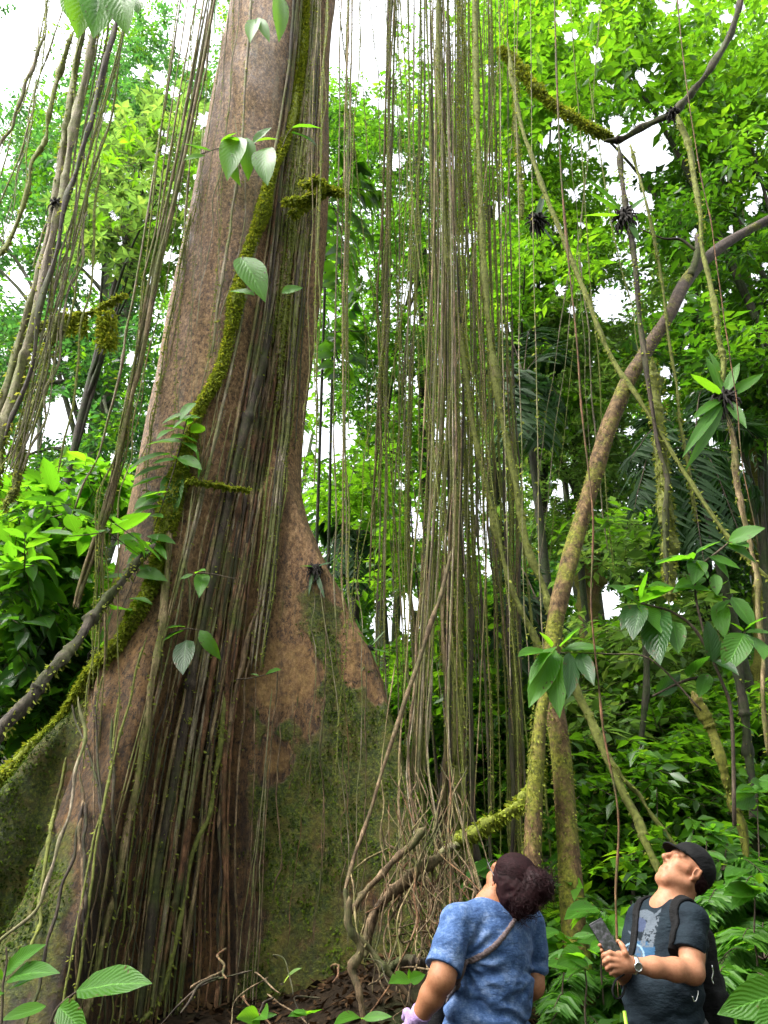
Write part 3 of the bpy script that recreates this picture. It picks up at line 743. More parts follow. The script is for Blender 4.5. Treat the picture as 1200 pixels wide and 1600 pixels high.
V_ = [
 ([(868, EL), (880, 250), (903, 520), (917, 780), (935, 1000), (952, 1200), (966, 1390), (974, 1560)], (4.6, 4.4), .0065, 'root_red', 0, 'thin orange hanging root that comes down just left of the man'),
 ([(684, EL), (688, 140), (697, 360), (722, 540), (748, 710), (788, 880), (834, 1000), (862, 1090)], 6.6, .026, 'vine_moss', 140, 'long slanting mossy liana that crosses the curtain towards the curved tree'),
 ([(742, EL), (748, 250), (764, 530), (798, 730), (828, 860), (858, 950), (880, 1010)], 6.5, .03, 'vine_moss', 120, 'slanting green liana that ends against the curved mossy trunk'),
 ([(795, 60), (812, 180), (850, 290), (905, 440), (960, 560), (1005, 630), (1060, 720), (1110, 800), (1165, 870), (1240, 940)], (6.4, 5.8), .022, 'vine_moss', 60, 'long straight liana slanting down to the right across the whole canopy'),
 ([(964, 225), (972, 300), (985, 380), (1000, 500), (1018, 620), (1033, 720), (1042, 800), (1046, 930)], 6.0, .026, 'vine_dark', 90, 'dark hanging liana that carries the hanging ball of black roots'),
 ([(1020, 560), (1030, 680), (1040, 780), (1046, 880), (1047, 940)], 6.1, .05, 'vine_moss', 420, 'thick shaggy moss covered liana end hanging below the curved trunk'),
 ([(985, 225), (1010, 310), (1030, 420), (1050, 560), (1070, 680), (1090, 820)], 6.2, .016, 'vine_moss', 90, 'thin mossy liana hanging from the fork of the dark branch'),
 ([(1062, 182), (1085, 280), (1105, 420), (1122, 520), (1132, 602)], 5.6, .026, 'vine_moss', 110, 'straight mossy liana that ends in the bird nest fern on the right'),
 ([(1136, 640), (1150, 740), (1165, 830), (1180, 930), (1192, 1040), (1200, 1180)], 5.6, .02, 'vine', 60, 'brown ropy liana hanging below the bird nest fern on the right'),
 ([(1050, EL), (1090, 240), (1118, 380), (1136, 520), (1152, 650), (1180, 860)], 5.0, .005, 'root_red', 0, 'thin reddish thread hanging beside the bird nest fern on the right'),
 ([(805, 120), (806, 200), (812, 260), (815, 340)], 6.6, .03, 'vine_moss', 320, 'short shaggy moss rope hanging at the start of the mossy branch'),
 ([(878, 1030), (905, 1090), (945, 1170), (985, 1260), (1018, 1330), (1050, 1400), (1090, 1500)], (6.9, 6.2), .034, 'vine_moss', 60, 'thick slanting grey liana that runs down behind the face of the man'),
 ([(960, 1190), (1000, 1250), (1045, 1310), (1110, 1370), (1180, 1420)], 6.6, .018, 'vine_moss', 60, 'thin liana slanting down behind the cap of the man'),
 # left group of woody lianas
 ([(163, -60), (140, 80), (116, 200), (97, 300), (70, 420), (40, 540), (10, 660), (-20, 760)], (5.2, 4.9), .036, 'vine_grey', 60, 'thickest grey woody liana in the leaning group at the upper left'),
 ([(148, -60), (124, 80), (106, 200), (86, 310), (56, 440), (22, 570), (-12, 680)], (5.3, 5.0), .03, 'vine_grey', 60, 'second thick woody liana twisted beside the thickest grey one'),
 ([(192, -40), (178, 50), (150, 160), (125, 250), (103, 340), (78, 440), (48, 560), (10, 690)], (5.0, 4.8), .024, 'vine_dark', 40, 'dark twisted liana on the inner side of the upper left group'),
 ([(112, 50), (86, 150), (58, 240), (28, 330), (-10, 420)], (5.4, 5.2), .022, 'vine_moss', 90, 'mossy liana on the outer side of the upper left group'),
 ([(72, 50), (45, 130), (15, 200), (-20, 260)], 5.6, .018, 'vine_grey', 30, 'bare thin stem outermost in the upper left corner'),
 ([(92, 490), (72, 560), (48, 640), (28, 720), (15, 800)], 5.3, .028, 'vine_moss', 420, 'shaggy moss rope hanging below the left mossy branch'),
 ([(60, 500), (38, 590), (15, 680), (0, 760)], 5.3, .02, 'vine_moss', 420, 'thin moss rope beside the shaggy one below the left mossy branch'),
 ([(290, EL), (250, 200), (212, 440), (192, 550), (166, 660), (138, 745), (112, 830)], 6.4, .011, 'vine_grey', 10, 'straight pale stem left of the ropy root bundle'),
 ([(-30, 1195), (30, 1110), (80, 1050), (130, 990), (160, 940), (200, 895), (245, 850)], (4.5, 5.5), .032, 'bark_smooth', 220, 'rough brown branch leaning on the left buttress'),
 ([(128, 1090), (122, 1200), (108, 1300), (70, 1400), (0, 1472), (-60, 1500)], (4.4, 4.0), .009, 'vine_grey', 0, 'pale root swinging in a long curve across the left buttress'),
]
for pts, D, r, mt, ms, lab in V_:
    br = 'branch' in lab.split(' that')[0] and 'below' not in lab and 'start' not in lab and 'fork' not in lab
    vine(path(pts, D, 64, .035 if r < .03 else .02, VC[0]), r, mt, ms, lab, None, 'branch' if br else 'hanging_liana', 'branch' if br else 'liana', sides=8, msize=.035, lumps=.5 if ms > 100 else 0)
bundle([(205, -60), (168, 140), (132, 300), (102, 450), (66, 610), (25, 740)], (5.4, 5.1), 18, (30, 28), (.005, .012), ['vine_moss', 'vine_grey', 'vine_grey'], 45,
       'thin mossy strand hanging among the woody lianas at the upper left', 'thin strands among the upper left lianas', .04, cut=(.3, .4), msize=.024)
bundle([(90, -60), (60, 110), (25, 260), (-20, 420)], (6, 5.8), 6, (30, 26), (.005, .011), ['vine_grey', 'vine_moss'], 60,
       'thin strand hanging outside the woody lianas in the upper left corner', 'strands in the upper left corner', .04, cut=(.3, .3))
bundle([(338, EL), (318, 40), (292, 180), (266, 310), (240, 430), (214, 560), (194, 650), (178, 740), (158, 820), (131, 905), (118, 950)], (6.0, 5.6), 9, (8, 4), (.008, .014), ['vine', 'vine_grey', 'vine'], 40,
       'brown strand of the rope like root bundle left of the big trunk', 'strands of the rope like bundle', .02, dj=.08)
bundle([(305, EL), (262, 200), (235, 400), (215, 560), (190, 680), (160, 800), (150, 1000), (140, 1200)], (6.1, 5.5), 9, (18, 18), (.004, .009), ['vine_moss', 'vine'], 50,
       'thin mossy strand hanging loose around the rope like bundle', 'loose strands around the rope like bundle', .04, cut=(.5, .5))
# over the bark of the great tree
bundle([(478, EL), (462, 120), (444, 260), (428, 400), (408, 540), (384, 680), (352, 860), (318, 1040), (288, 1220), (262, 1400), (235, 1610)], 'bark', 22, (9, 36), (.006, .017), ['vine', 'vine_grey', 'root_red', 'vine_dark', 'root'], 30,
       'root strand in the fan that spreads down the front of the big trunk', 'root strands in the fan over the trunk', .02, cut=(.25, .12), npt=80)
bundle([(428, 560), (396, 760), (362, 960), (332, 1150), (312, 1350), (300, 1610)], 'bark', 14, (10, 42), (.005, .012), ['root_red', 'root', 'vine_dark', 'vine'], 16,
       'reddish root strand low on the front of the big trunk', 'reddish root strands on the trunk', .02, cut=(.5, .1), npt=70)
bundle([(486, EL), (474, 150), (458, 330), (442, 520), (428, 640)], 'bark', 10, (10, 9), (.007, .016), ['vine_moss', 'vine_grey', 'vine_moss'], 160,
       'mossy strand pressed into the groove of the upper trunk', 'mossy strands in the trunk groove', .02, cut=(.2, .3), npt=60, msize=.03)
bundle([(425, 1040), (415, 1150), (400, 1300), (390, 1420), (375, 1590)], 'bark', 6, (22, 12), (.003, .006), ['root', 'vine_grey'], 0,
       'fine straight root on the left of the mossy buttress face', 'fine roots on the mossy face', .012, cut=(.5, .1), npt=60)
bundle([(505, 900), (508, 1050), (500, 1200), (496, 1330), (480, 1480)], 'bark', 10, (32, 40), (.0025, .0055), ['root', 'vine_grey', 'root_red'], 0,
       'thread like root dangling over the mossy buttress face', 'thread like roots over the mossy face', .03, cut=(.5, .5), npt=60)
bundle([(160, 1080), (150, 1200), (135, 1340), (120, 1480), (105, 1610)], 'bark', 12, (40, 50), (.004, .012), ['vine_dark', 'root', 'vine_dark', 'vine_moss'], 20,
       'dark root running down the left buttress', 'dark roots on the left buttress', .02, cut=(.5, .2), npt=60)
bundle([(345, 640), (300, 820), (262, 1000), (215, 1200), (178, 1400), (140, 1610)], 'bark', 10, (18, 62), (.004, .011), ['vine', 'vine_grey', 'root', 'vine', 'vine_dark', 'vine_moss', 'root'], 40,
       'root strand spreading over the left half of the trunk foot', 'root strands over the left half of the trunk foot', .02, cut=(.5, .15), npt=80)
bundle([(498, EL), (490, 120), (478, 300), (463, 480), (448, 640), (432, 800), (400, 1050)], 'bark', 20, (10, 16), (.005, .014), ['vine_dark', 'vine_grey', 'vine', 'vine_moss'], 60,
       'root strand covering the dark right hand column of the trunk', 'root strands over the dark column', .02, cut=(.15, .4), npt=80)
bundle([(350, EL), (330, 200), (305, 420), (280, 640), (250, 850)], 'bark', 9, (34, 34), (.003, .007), ['vine_grey', 'vine_moss'], 60,
       'fine root wandering down the bare upper bark', 'fine roots on the upper bark', .03, cut=(.4, .4), npt=80)
B_ = [
 ([(425, 500), (388, 650), (352, 800), (318, 960), (292, 1100), (266, 1250), (238, 1420), (212, 1610)],   .032, 'vine_dark', 60, 'thickest dark brown root running down the middle of the big trunk'),
 ([(405, 640), (372, 800), (340, 980), (320, 1120), (296, 1270), (268, 1430), (240, 1610)], .022, 'root_red', 20, 'thick reddish root beside the dark one on the trunk'),
 ([(268, 800), (256, 950), (240, 1060), (215, 1200), (188, 1350), (160, 1480), (128, 1610)], .024, 'vine', 50, 'long brown root on the left of the trunk front'),
 ([(352, 1060), (334, 1240), (302, 1340), (278, 1450), (256, 1550), (205, 1620)], .018, 'vine_moss', 160, 'pale mossy root that slants left at the foot of the trunk'),
 ([(356, 1000), (353, 1150), (350, 1300), (346, 1450), (335, 1610)], .02, 'root_red', 0, 'straight rust coloured root at the edge of the mossy face'),
 ([(410, 930), (385, 1010), (365, 1100), (350, 1200), (340, 1300)], .02, 'root', 60, 'light brown flattened root at the left edge of the right buttress'),
 ([(365, 180), (385, 300), (368, 420), (330, 540), (290, 700)], .006, 'vine_grey', 10, 'thin pale root curving over the bare upper bark'),
 ([(395, -60), (380, 200), (365, 320), (350, 420), (330, 560)], .016, 'vine_grey', 30, 'grey straight root hanging in front of the bare upper bark'),
 ([(300, 330), (275, 450), (252, 570), (236, 690), (225, 800)], .008, 'vine_moss', 90, 'thin green root along the left edge of the bare trunk'),
 ([(330, 30), (318, 130), (300, 210), (290, 330), (285, 420)], .012, 'vine_grey', 30, 'grey root along the top left edge of the trunk'),
 ([(300, 760), (296, 820), (288, 880), (298, 930), (290, 1000), (275, 1080)], .009, 'vine_grey', 0, 'short whitish crooked root on the lower trunk'),
 ([(440, 1130), (432, 1240), (440, 1330), (424, 1400)], .006, 'root', 0, 'short crooked root on the mossy face'),
]
for pts, r, mt, ms, lab in B_:
    vine(path(pts, 'bark', 80, .015, VC[0]), r, mt, ms, lab, None, 'climbing_root', 'root', sides=8, msize=.03)
ml = vine(path([(486, EL), (466, 120), (442, 230), (418, 300), (398, 370), (372, 440), (356, 520), (336, 590), (306, 650), (286, 720), (270, 790), (250, 860), (225, 930), (194, 985), (158, 1035), (98, 1115), (40, 1180), (-5, 1228), (-60, 1290)], 'bark', 150, .03, 3),
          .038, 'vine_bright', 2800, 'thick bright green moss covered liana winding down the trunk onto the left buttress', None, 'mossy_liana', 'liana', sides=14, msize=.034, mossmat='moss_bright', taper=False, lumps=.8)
mb_ = path([(28, 532), (60, 506), (100, 500), (140, 490), (172, 473), (196, 458)], 5.6, 40, .02, 5)
o = vine(mb_, .02, 'vine_bright', 900, 'moss draped bare branch sticking out in front of the left forest', None, 'mossy_branch', 'branch', msize=.04, mossmat='moss_bright')
mb_ = MB()
for x in (108, 128, 160, 166, 172):                                  # beards of moss under the branch
    fuzz(mb_, path([(x, 488), (x + 1, 500), (x + 2, 520 + (x > 150) * 22)], 5.6, 14), None, np.full(14, .02 + (x > 150) * .015), 900, .05, 0, (.3, 1))
mb_.build('moss_beard', M['moss_bright'], o)
# dark branch and mossy branch of the canopy on the right
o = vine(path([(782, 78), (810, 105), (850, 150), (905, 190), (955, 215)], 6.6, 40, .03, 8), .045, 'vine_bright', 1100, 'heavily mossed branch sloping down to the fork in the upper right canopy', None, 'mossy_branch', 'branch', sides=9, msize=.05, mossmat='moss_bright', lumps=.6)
vine(path([(945, 222), (972, 216), (1000, 200), (1050, 175), (1082, 140), (1110, 105), (1140, 50), (1168, -30)], (6.6, 6.2), 50, .02, 9), .042, 'vine_dark', 20, 'bare black branch curving up to the top right corner', None, 'dark_branch', 'branch', sides=9, taper=False)
# fallen wood and roots at the foot of the right buttress
R_ = [
 ([(705, 860), (690, 930), (668, 990), (640, 1065), (614, 1145), (588, 1220), (566, 1290), (546, 1350), (538, 1400)], (5.6, 4.9), .015, 'root', 0, 'bare brown root hanging down the right edge of the mossy face'),
 ([(539, 1388), (546, 1430), (570, 1480), (610, 1522), (650, 1570)], 4.6, .016, 'root', 0, 'curved root swinging from the mossy face towards the woman'),
 ([(663, 1293), (632, 1330), (600, 1363), (570, 1395), (548, 1428)], 4.8, .02, 'root', 0, 'broken bare branch leaning with its splintered end up'),
 ([(690, 1335), (645, 1368), (607, 1400), (582, 1440), (570, 1500)], 4.9, .032, 'root', 0, 'thickest fallen branch leaning in the tangle of roots'),
 ([(640, 1385), (690, 1335), (720, 1318)], 5.0, .022, 'vine_grey', 0, 'short grey branch crossing the thickest fallen branch'),
 ([(700, 1318), (740, 1304), (775, 1284), (810, 1262), (838, 1230), (850, 1195)], 5.6, .034, 'vine_moss', 1300, 'bright mossy log sloping up from the tangle to the curved tree'),
 ([(548, 1400), (556, 1480), (560, 1540), (576, 1620)], 4.5, .018, 'root', 0, 'stout root standing in the dark soil left of the woman'),
 ([(610, 1520), (640, 1500), (680, 1510)], 4.7, .028, 'vine_dark', 0, 'dark root half buried below the tangle'),
]
for pts, D, r, mt, ms, lab in R_:
    nm = 'mossy_log' if 'log' in lab else 'fallen_branch' if 'branch' in lab else 'root'
    vine(path(pts, D, 40, .03, VC[0]), r, 'vine_bright' if ms else mt, ms, lab, None, nm, nm.split('_')[-1], sides=9, msize=.035, mossmat='moss_bright', lumps=.4 if ms else 0)
for k in range(80):
    x0, y0 = rng.uniform(600, 735), rng.uniform(1190, 1390); x1, y1 = x0 + rng.uniform(-70, 90), rng.uniform(1430, 1600)
    xm = (x0 + x1) / 2 + rng.normal(0, 45); ym = (y0 + y1) / 2 + rng.uniform(-20, 80)
    vine(path([(x0, y0), ((x0 + xm) / 2 + rng.normal(0, 12), (y0 + ym) / 2), (xm, ym), ((x1 + xm) / 2, (y1 + ym) / 2 + rng.uniform(0, 25)), (x1, y1)], (rng.uniform(4.8, 5.4), rng.uniform(4.3, 4.9)), 40, .05, VC[0]),
         rng.uniform(.0022, .0058), ['root', 'vine', 'root', 'root_red'][k % 4], 0, 'thin bent root in the brown tangle at the foot of the right buttress', 'bent roots of the tangle', 'tangled_root', 'root')
bundle([(692, 60), (690, 400), (684, 700), (668, 950), (658, 1160), (668, 1290), (695, 1400), (740, 1510)], (6.4, 4.9), 11, (10, 60), (.004, .009), ['root', 'vine', 'vine_grey'], 0,
       'straight thin root fanning out beside the woman from the buttress edge', 'straight roots fanning out from the buttress edge', .03, cut=(.3, .3))
for k in range(13):
    x0 = rng.uniform(330, 640); x1 = x0 + rng.normal(0, 80)
    y0 = rng.uniform(1480, 1560); y1 = y0 + rng.uniform(10, 90)
    vine(path([(x0, y0), ((x0 + x1) / 2 + rng.normal(0, 20), (y0 + y1) / 2 - rng.uniform(0, 30)), (x1, y1)], (rng.uniform(4.3, 4.8), rng.uniform(4.0, 4.5)), 24, .03, VC[0]),
         rng.uniform(.003, .007), ['root', 'vine_dark', 'vine_dark', 'root_red'][k % 4], 0, 'short dead stick lying in the dark litter at the foot of the trunk', 'dead sticks in the litter', 'dead_stick', 'stick')
# ------------------------------------------------------------------ trees, shrubs and the far forest
HOLES = [(640, 955, 52), (600, 985, 34), (520, 690, 44), (965, 235, 52), (1025, 245, 36), (950, 470, 44), (1000, 320, 26), (95, 655, 50), (45, 690, 34), (150, 430, 34), (30, 445, 40),
         (185, 860, 40), (655, 830, 26), (725, 385, 22), (950, 945, 40), (700, 70, 40), (560, 70, 66), (880, 765, 24), (895, 915, 24), (640, 470, 20), (470, 700, 26), (760, 330, 18),
         (1015, 200, 24), (690, 560, 16), (930, 90, 22), (1085, 370, 20), (1150, 640, 18), (205, 560, 18), (225, 740, 22), (1140, 30, 18), (860, 215, 16), (560, 480, 18), (1060, 470, 22),
         (845, 790, 18), (615, 250, 24), (300, 60, 50), (80, 560, 18), (540, 560, 16), (1000, 120, 22), (35, 70, 75), (0, 250, 30)]
_h = np.random.default_rng(21)
HOLES += [(_h.uniform(440, 1210), _h.uniform(0, 960), _h.uniform(7, 20)) for _ in range(120)] + [(_h.uniform(-10, 330), _h.uniform(60, 860), _h.uniform(8, 20)) for _ in range(40)]
HX = np.array(HOLES, float)
def holed(px, py, k=1., soft=.35):
    q = np.sqrt((px[:, None] - HX[None, :, 0]) ** 2 + (py[:, None] - HX[None, :, 1]) ** 2) / (HX[None, :, 2] * k)
    return (q + rng.normal(0, soft, q.shape)).min(1) < 1

def gaps(P):
    """thins the leaves where the canopy is open"""
    px, py = proj(P); out = np.ones(len(P), bool)
    for a in range(0, len(P), 40000):
        x, y = px[a:a + 40000], py[a:a + 40000]
        q = np.sqrt((x[:, None] - HX[None, :, 0]) ** 2 + (y[:, None] - HX[None, :, 1]) ** 2) / HX[None, :, 2]
        out[a:a + 40000] = q.min(1) > rng.uniform(.45, 1.0, len(x))
    return out

def clumps(ells, n, D, dD, k=1., keep=None):
    A = np.array([e[2] * e[3] for e in ells], float); w = rng.choice(len(ells), n, p=A / A.sum()); E = np.array(ells, float)[w]
    a = rng.uniform(0, 2 * math.pi, n); r = np.sqrt(rng.random(n))
    px = E[:, 0] + E[:, 2] * r * np.cos(a); py = E[:, 1] + E[:, 3] * r * np.sin(a)
    P = at(px, py, D + rng.normal(0, dD, n))
    ok = ~holed(px, py, k) if k else np.ones(n, bool)
    ok &= P[:, 2] > gz(P[:, 0], P[:, 1]) + .1
    ok &= np.linalg.norm(P[:, :2] - TC, axis=1) > .95
    return P[ok]

def grow(name, label, cat, D, ells, n, dD, leaf, L, W, R, per=9, tw=5, flat=.5, hang=.25, whorl=False, trunk=None, r0=.1, bark='bark_dark', limbs=8, k=1., kind='five', group=None, twr=.004):
    C = clumps(ells, n, D, dD, k)
    if trunk is None:
        m = C.mean(0); tp = [(m[0] + .3, m[1], float(gz(m[0], m[1])) - .2), (m[0] - .2, m[1] + .1, m[2] * .5), (m[0], m[1], m[2])]
    else:
        tp = at(np.array([q[0] for q in trunk]), np.array([q[1] for q in trunk]), np.full(len(trunk), D)); tp = [tuple(q) for q in tp]
        if tp[-1][2] < tp[0][2]: tp = tp[::-1]
        b = tp[0]; tp = [(b[0] - (tp[1][0] - b[0]) * .2, b[1], float(gz(b[0], b[1])) - .2)] + tp
    tp = np.array(tp, float)
    root = thing(name, tp[0] + [0, 0, .2], label, cat, group)
    T = spline(tp, 30); tb = MB(); tube(tb, T, np.linspace(r0, r0 * .55, 30), 10, 0, .12, int(D * 10))
    for q in range(min(limbs, len(C))):
        c = C[rng.integers(len(C))]; j = rng.integers(16, 30); a = T[j]
        mid = (a + c) / 2 + np.array([0, 0, .12 * np.linalg.norm(c - a)]) + rng.normal(0, .12, 3)
        tube(tb, spline([a, mid, c], 14), np.linspace(r0 * .38, r0 * .1, 14), 6, 0, .1, q)
    tb.build('trunk', M[bark], root)
    k_gap = k > 0; mb = MB(); k = rng.random(len(C))
    for lo, hi, m_, sc in ((0, .4, 0, 1.), (.4, .68, 0, .72), (.68, .8, 0, 1.3), (.8, 1.1, 2, .9)):
        q = (k >= lo) & (k < hi); sprays(mb, C[q], R, max(5, int(per / sc ** .7)), L * sc, W * sc, m_, 1, kind, flat, hang, tw, whorl, twr=twr, thin=gaps if k_gap else None)
    mb.build('crown', [M[leaf], M['twig'], M[{'leaf_bright': 'leaf_mid', 'leaf_yellow': 'leaf_bright', 'leaf_mid': 'leaf_dark', 'leaf_big': 'leaf_big_dark'}.get(leaf, 'leaf_mid' if kind != 'big' else 'leaf_big')]], root)
    return root

# trees one can tell apart, near to far
grow('whorled_leaf_tree', 'bright yellow green tree with star shaped leaf whorls left of the big trunk', 'tree', 9.5,
     [(225, 290, 75, 110), (180, 370, 60, 70), (265, 200, 55, 60), (150, 330, 40, 60), (230, 400, 50, 50)], 240, .6, 'leaf_yellow', .2, .07, .4, 7, 4, .4, .1, True, r0=.08, limbs=10, k=.5, twr=.005)
grow('blue_green_tree', 'dull blue green tree with a bare straight trunk far behind the left lianas', 'tree', 17,
     [(70, 330, 130, 110), (110, 480, 120, 100), (150, 590, 110, 90), (50, 590, 90, 110), (220, 150, 110, 90), (110, 230, 110, 90), (120, 690, 120, 60), (260, 110, 80, 100), (170, 170, 80, 60)], 980, 1.2, 'leaf_blue', .2, .085, .7, 10, 5, .5, .3,
     trunk=[(215, 400), (185, 560), (140, 740), (112, 870), (90, 1000)], r0=.24, bark='bark_grey', limbs=14, k=.75)
grow('slender_tree', 'slender green tree showing between the hanging roots right behind the trunk', 'tree', 15,
     [(560, 330, 80, 200), (640, 300, 80, 200), (540, 560, 70, 120), (620, 600, 80, 140), (690, 440, 80, 170), (560, 200, 70, 80), (600, 800, 90, 100)], 600, 1.4, 'leaf_mid', .19, .08, .62, 10, 5, .5, .3, r0=.14, k=.8)
grow('curtain_tree', 'mid green tree standing behind the mossy root curtain', 'tree', 13,
     [(800, 250, 90, 170), (850, 420, 90, 110), (770, 480, 60, 140), (900, 330, 70, 90), (850, 130, 80, 90), (760, 130, 60, 100)], 720, 1.2, 'leaf_bright', .2, .085, .6, 9, 5, .5, .3,
     trunk=[(842, 540), (846, 760), (850, 900), (850, 1010), (850, 1200)], r0=.13, bark='bark_dark', limbs=12, k=.75)
grow('canopy_tree', 'tall tree with large bright leaves overhanging the upper right corner', 'tree', 10.5,
     [(1090, 60, 170, 110), (920, 60, 140, 90), (790, 60, 70, 90), (1150, 170, 90, 90), (1000, 130, 60, 60), (880, 140, 60, 60)], 420, .9, 'leaf_bright', .24, .1, .55, 8, 5, .45, .3, r0=.16, k=.85, trunk=[(1290, 300), (1300, 700), (1310, 1200)])
grow('broad_leaf_tree', 'dense mid green tree behind the bird nest fern at the right edge', 'tree', 11.5,
     [(1130, 300, 110, 110), (1150, 470, 100, 120), (1060, 330, 60, 70), (1170, 600, 80, 90), (1080, 540, 70, 80)], 430, .9, 'leaf_mid', .21, .09, .52, 9, 5, .5, .3, r0=.13, k=.85, trunk=[(1180, 500), (1200, 900), (1210, 1250)])
grow('sunlit_tree', 'small yellow green tree glowing left of the curved trunk', 'tree', 12.5,
     [(900, 560, 90, 90), (880, 660, 100, 70), (930, 480, 70, 70), (830, 660, 70, 50), (900, 800, 80, 70)], 430, .8, 'leaf_yellow', .16, .07, .5, 9, 5, .45, .25, r0=.08, k=.8)
grow('sunlit_tree', 'pale green small tree in the light gap right of the curved trunk', 'tree', 15,
     [(1000, 1080, 110, 70), (960, 1010, 60, 50), (1080, 1060, 80, 80), (1000, 560, 60, 70), (1070, 440, 60, 50), (960, 1150, 90, 60)], 460, 1., 'leaf_yellow', .2, .085, .55, 9, 5, .4, .2, r0=.07, k=.55)
grow('dark_tree', 'dark leaved tree behind the palms at the right of the curved trunk', 'tree', 16,
     [(1060, 760, 130, 110), (1150, 850, 90, 130), (1000, 900, 60, 80)], 420, 1.2, 'leaf_dark', .2, .09, .6, 9, 5, .5, .35, r0=.15, k=.7)
grow('understory_tree', 'leafy young tree with shiny dark leaves behind the man', 'tree', 8.5,
     [(960, 1270, 80, 110), (1010, 1380, 60, 70), (930, 1390, 50, 100), (1060, 1230, 80, 90)], 300, .7, 'leaf_bright', .17, .075, .36, 8, 5, .45, .25, r0=.045, k=0)
grow('understory_tree', 'leafy young tree filling the far right edge below the broad leaves', 'tree', 9.5,
     [(1150, 1180, 90, 100), (1170, 1290, 80, 70), (1100, 1130, 70, 60)], 260, .7, 'leaf_bright', .19, .08, .4, 9, 5, .45, .25, r0=.05, k=0)
grow('understory_tree', 'green young tree seen through the lower root curtain', 'tree', 10.5,
     [(680, 1080, 90, 90), (740, 1200, 90, 120), (650, 1180, 60, 90), (800, 1100, 70, 110), (800, 1270, 60, 120)], 420, .8, 'leaf_bright', .15, .065, .42, 9, 5, .45, .25, r0=.05, k=.6)
grow('understory_tree', 'airy young tree with layered light leaves right of the curved trunk', 'tree', 9.,
     [(975, 1030, 70, 60), (1040, 960, 60, 50), (930, 1110, 60, 60), (1010, 1130, 80, 50), (960, 850, 50, 40)], 190, .6, 'leaf_yellow', .2, .085, .4, 7, 4, .35, .2, r0=.035, k=.8)
grow('understory_tree', 'young tree with light leaves half hidden by the left part of the root curtain', 'tree', 9.5,
     [(600, 1090, 50, 60), (640, 870, 60, 70), (560, 760, 50, 60), (700, 960, 60, 70), (740, 1080, 60, 70)], 190, .6, 'leaf_bright', .2, .085, .42, 7, 4, .4, .25, r0=.035, k=.8)
grow('shrub', 'shrub with large shiny leaves at the left edge behind the leaning brown branch', 'shrub', 7.,
     [(55, 810, 90, 70), (120, 800, 80, 60), (40, 900, 70, 90), (100, 900, 60, 70), (180, 775, 40, 40)], 150, .6, 'leaf_big', .24, .1, .3, 6, 3, .5, .4, kind='big', r0=.03, k=.6, twr=.006)
grow('shrub', 'dark leaved shrub in the shade below the large shiny leaves on the left', 'shrub', 7.8,
     [(50, 980, 80, 90), (30, 880, 60, 70), (110, 1000, 60, 60), (20, 1060, 60, 60)], 95, .5, 'leaf_big_dark', .26, .09, .3, 6, 3, .5, .4, kind='big', r0=.03, k=.6)
grow('shrub', 'light green low shrub behind the left buttress', 'shrub', 8.5,
     [(40, 1080, 80, 70), (120, 960, 60, 50), (30, 1000, 70, 50), (90, 880, 60, 50)], 200, .6, 'leaf_bright', .2, .08, .35, 8, 4, .45, .3, r0=.03, k=.6)

def far_forest():
    mb = MB()
    n = 5200
    px = rng.uniform(-160, 1360, n); py = 1500 - 1500 * rng.random(n) ** 1.05; D = rng.uniform(22, 36, n)
    dens = np.where(px > 780, 1., np.where(px > 450, .6, .75)) * np.where((px < 330) & (py < 380), .35, 1.)
    ok = (rng.random(n) < dens) & ~holed(px, py, .95, .3)
    ok &= rng.random(n) < np.where((px > 560) & (py < 520), .4, 1.)
    m = 1500; px = np.concatenate([px[ok], rng.uniform(-160, 1360, m)]); py = np.concatenate([py[ok], rng.uniform(860, 1120, m)]); D = np.concatenate([D[ok], rng.uniform(20, 30, m)])
    ok = ~holed(px, py, .6, .3)
    P = at(px[ok], py[ok], D[ok]); P = P[P[:, 2] > gz(P[:, 0], P[:, 1]) + .2]
    k = rng.random(len(P))
    sprays(mb, P[k < .5], 1.25, 10, .34, .16, 0, None, 'quad', .55, .3, 5, thin=gaps)
    sprays(mb, P[(k >= .5) & (k < .75)], 1.2, 10, .32, .15, 1, None, 'quad', .55, .3, 5, thin=gaps)
    sprays(mb, P[k >= .75], 1.2, 10, .32, .15, 2, None, 'quad', .55, .3, 5, thin=gaps)
    for q in range(26):
        x = rng.uniform(-14, 22); y = rng.uniform(20, 36); z = float(gz(x, y))
        tube(mb, spline([(x, y, z - .3), (x + rng.normal(0, .4), y, z + 7), (x + rng.normal(0, .9), y, z + 18)], 12), np.linspace(.22, .12, 12) * rng.uniform(.5, 1.3), 7, 3)
    tag(mb.build('far_forest', [M['leaf_mid'], M['leaf_bright'], M['leaf_blue'], M['bark_grey']]), kind='stuff')
far_forest()

def undergrowth():
    """low leafy ground cover on the rising floor"""
    mb = MB()
    n = 4600
    x = rng.uniform(-12, 16, n); y = rng.uniform(4.6, 26, n); y = 4.6 + (y - 4.6) * rng.random(n) ** .35
    ok = ~((x < 1.3) & (y < 9.5) & (x > -5)) & ~((y < 7.2) & (np.abs(x - 2.0) < .3) & (y < 5)) & (np.hypot(x - TC[0], y - TC[1]) > 2.8)
    x, y = x[ok], y[ok]; z = gz(x, y) + rng.random(len(x)) ** 1.4 * (1.0 + .06 * y)
    P = np.stack([x, y, z], -1); k = rng.random(len(P))
    sc = 1 + .03 * y
    for m_, (lo, hi) in enumerate(((0, .45), (.45, .7), (.7, 1.))):
        s = (k >= lo) & (k < hi)
        sprays(mb, P[s], .3 * sc[s], 8, .13 + .03 * m_, .06 + .012 * m_, m_, None, 'five', .5, .3, 5)
    tag(mb.build('undergrowth', [M['leaf_bright'], M['leaf_mid'], M['leaf_dark']]), kind='stuff')
undergrowth()

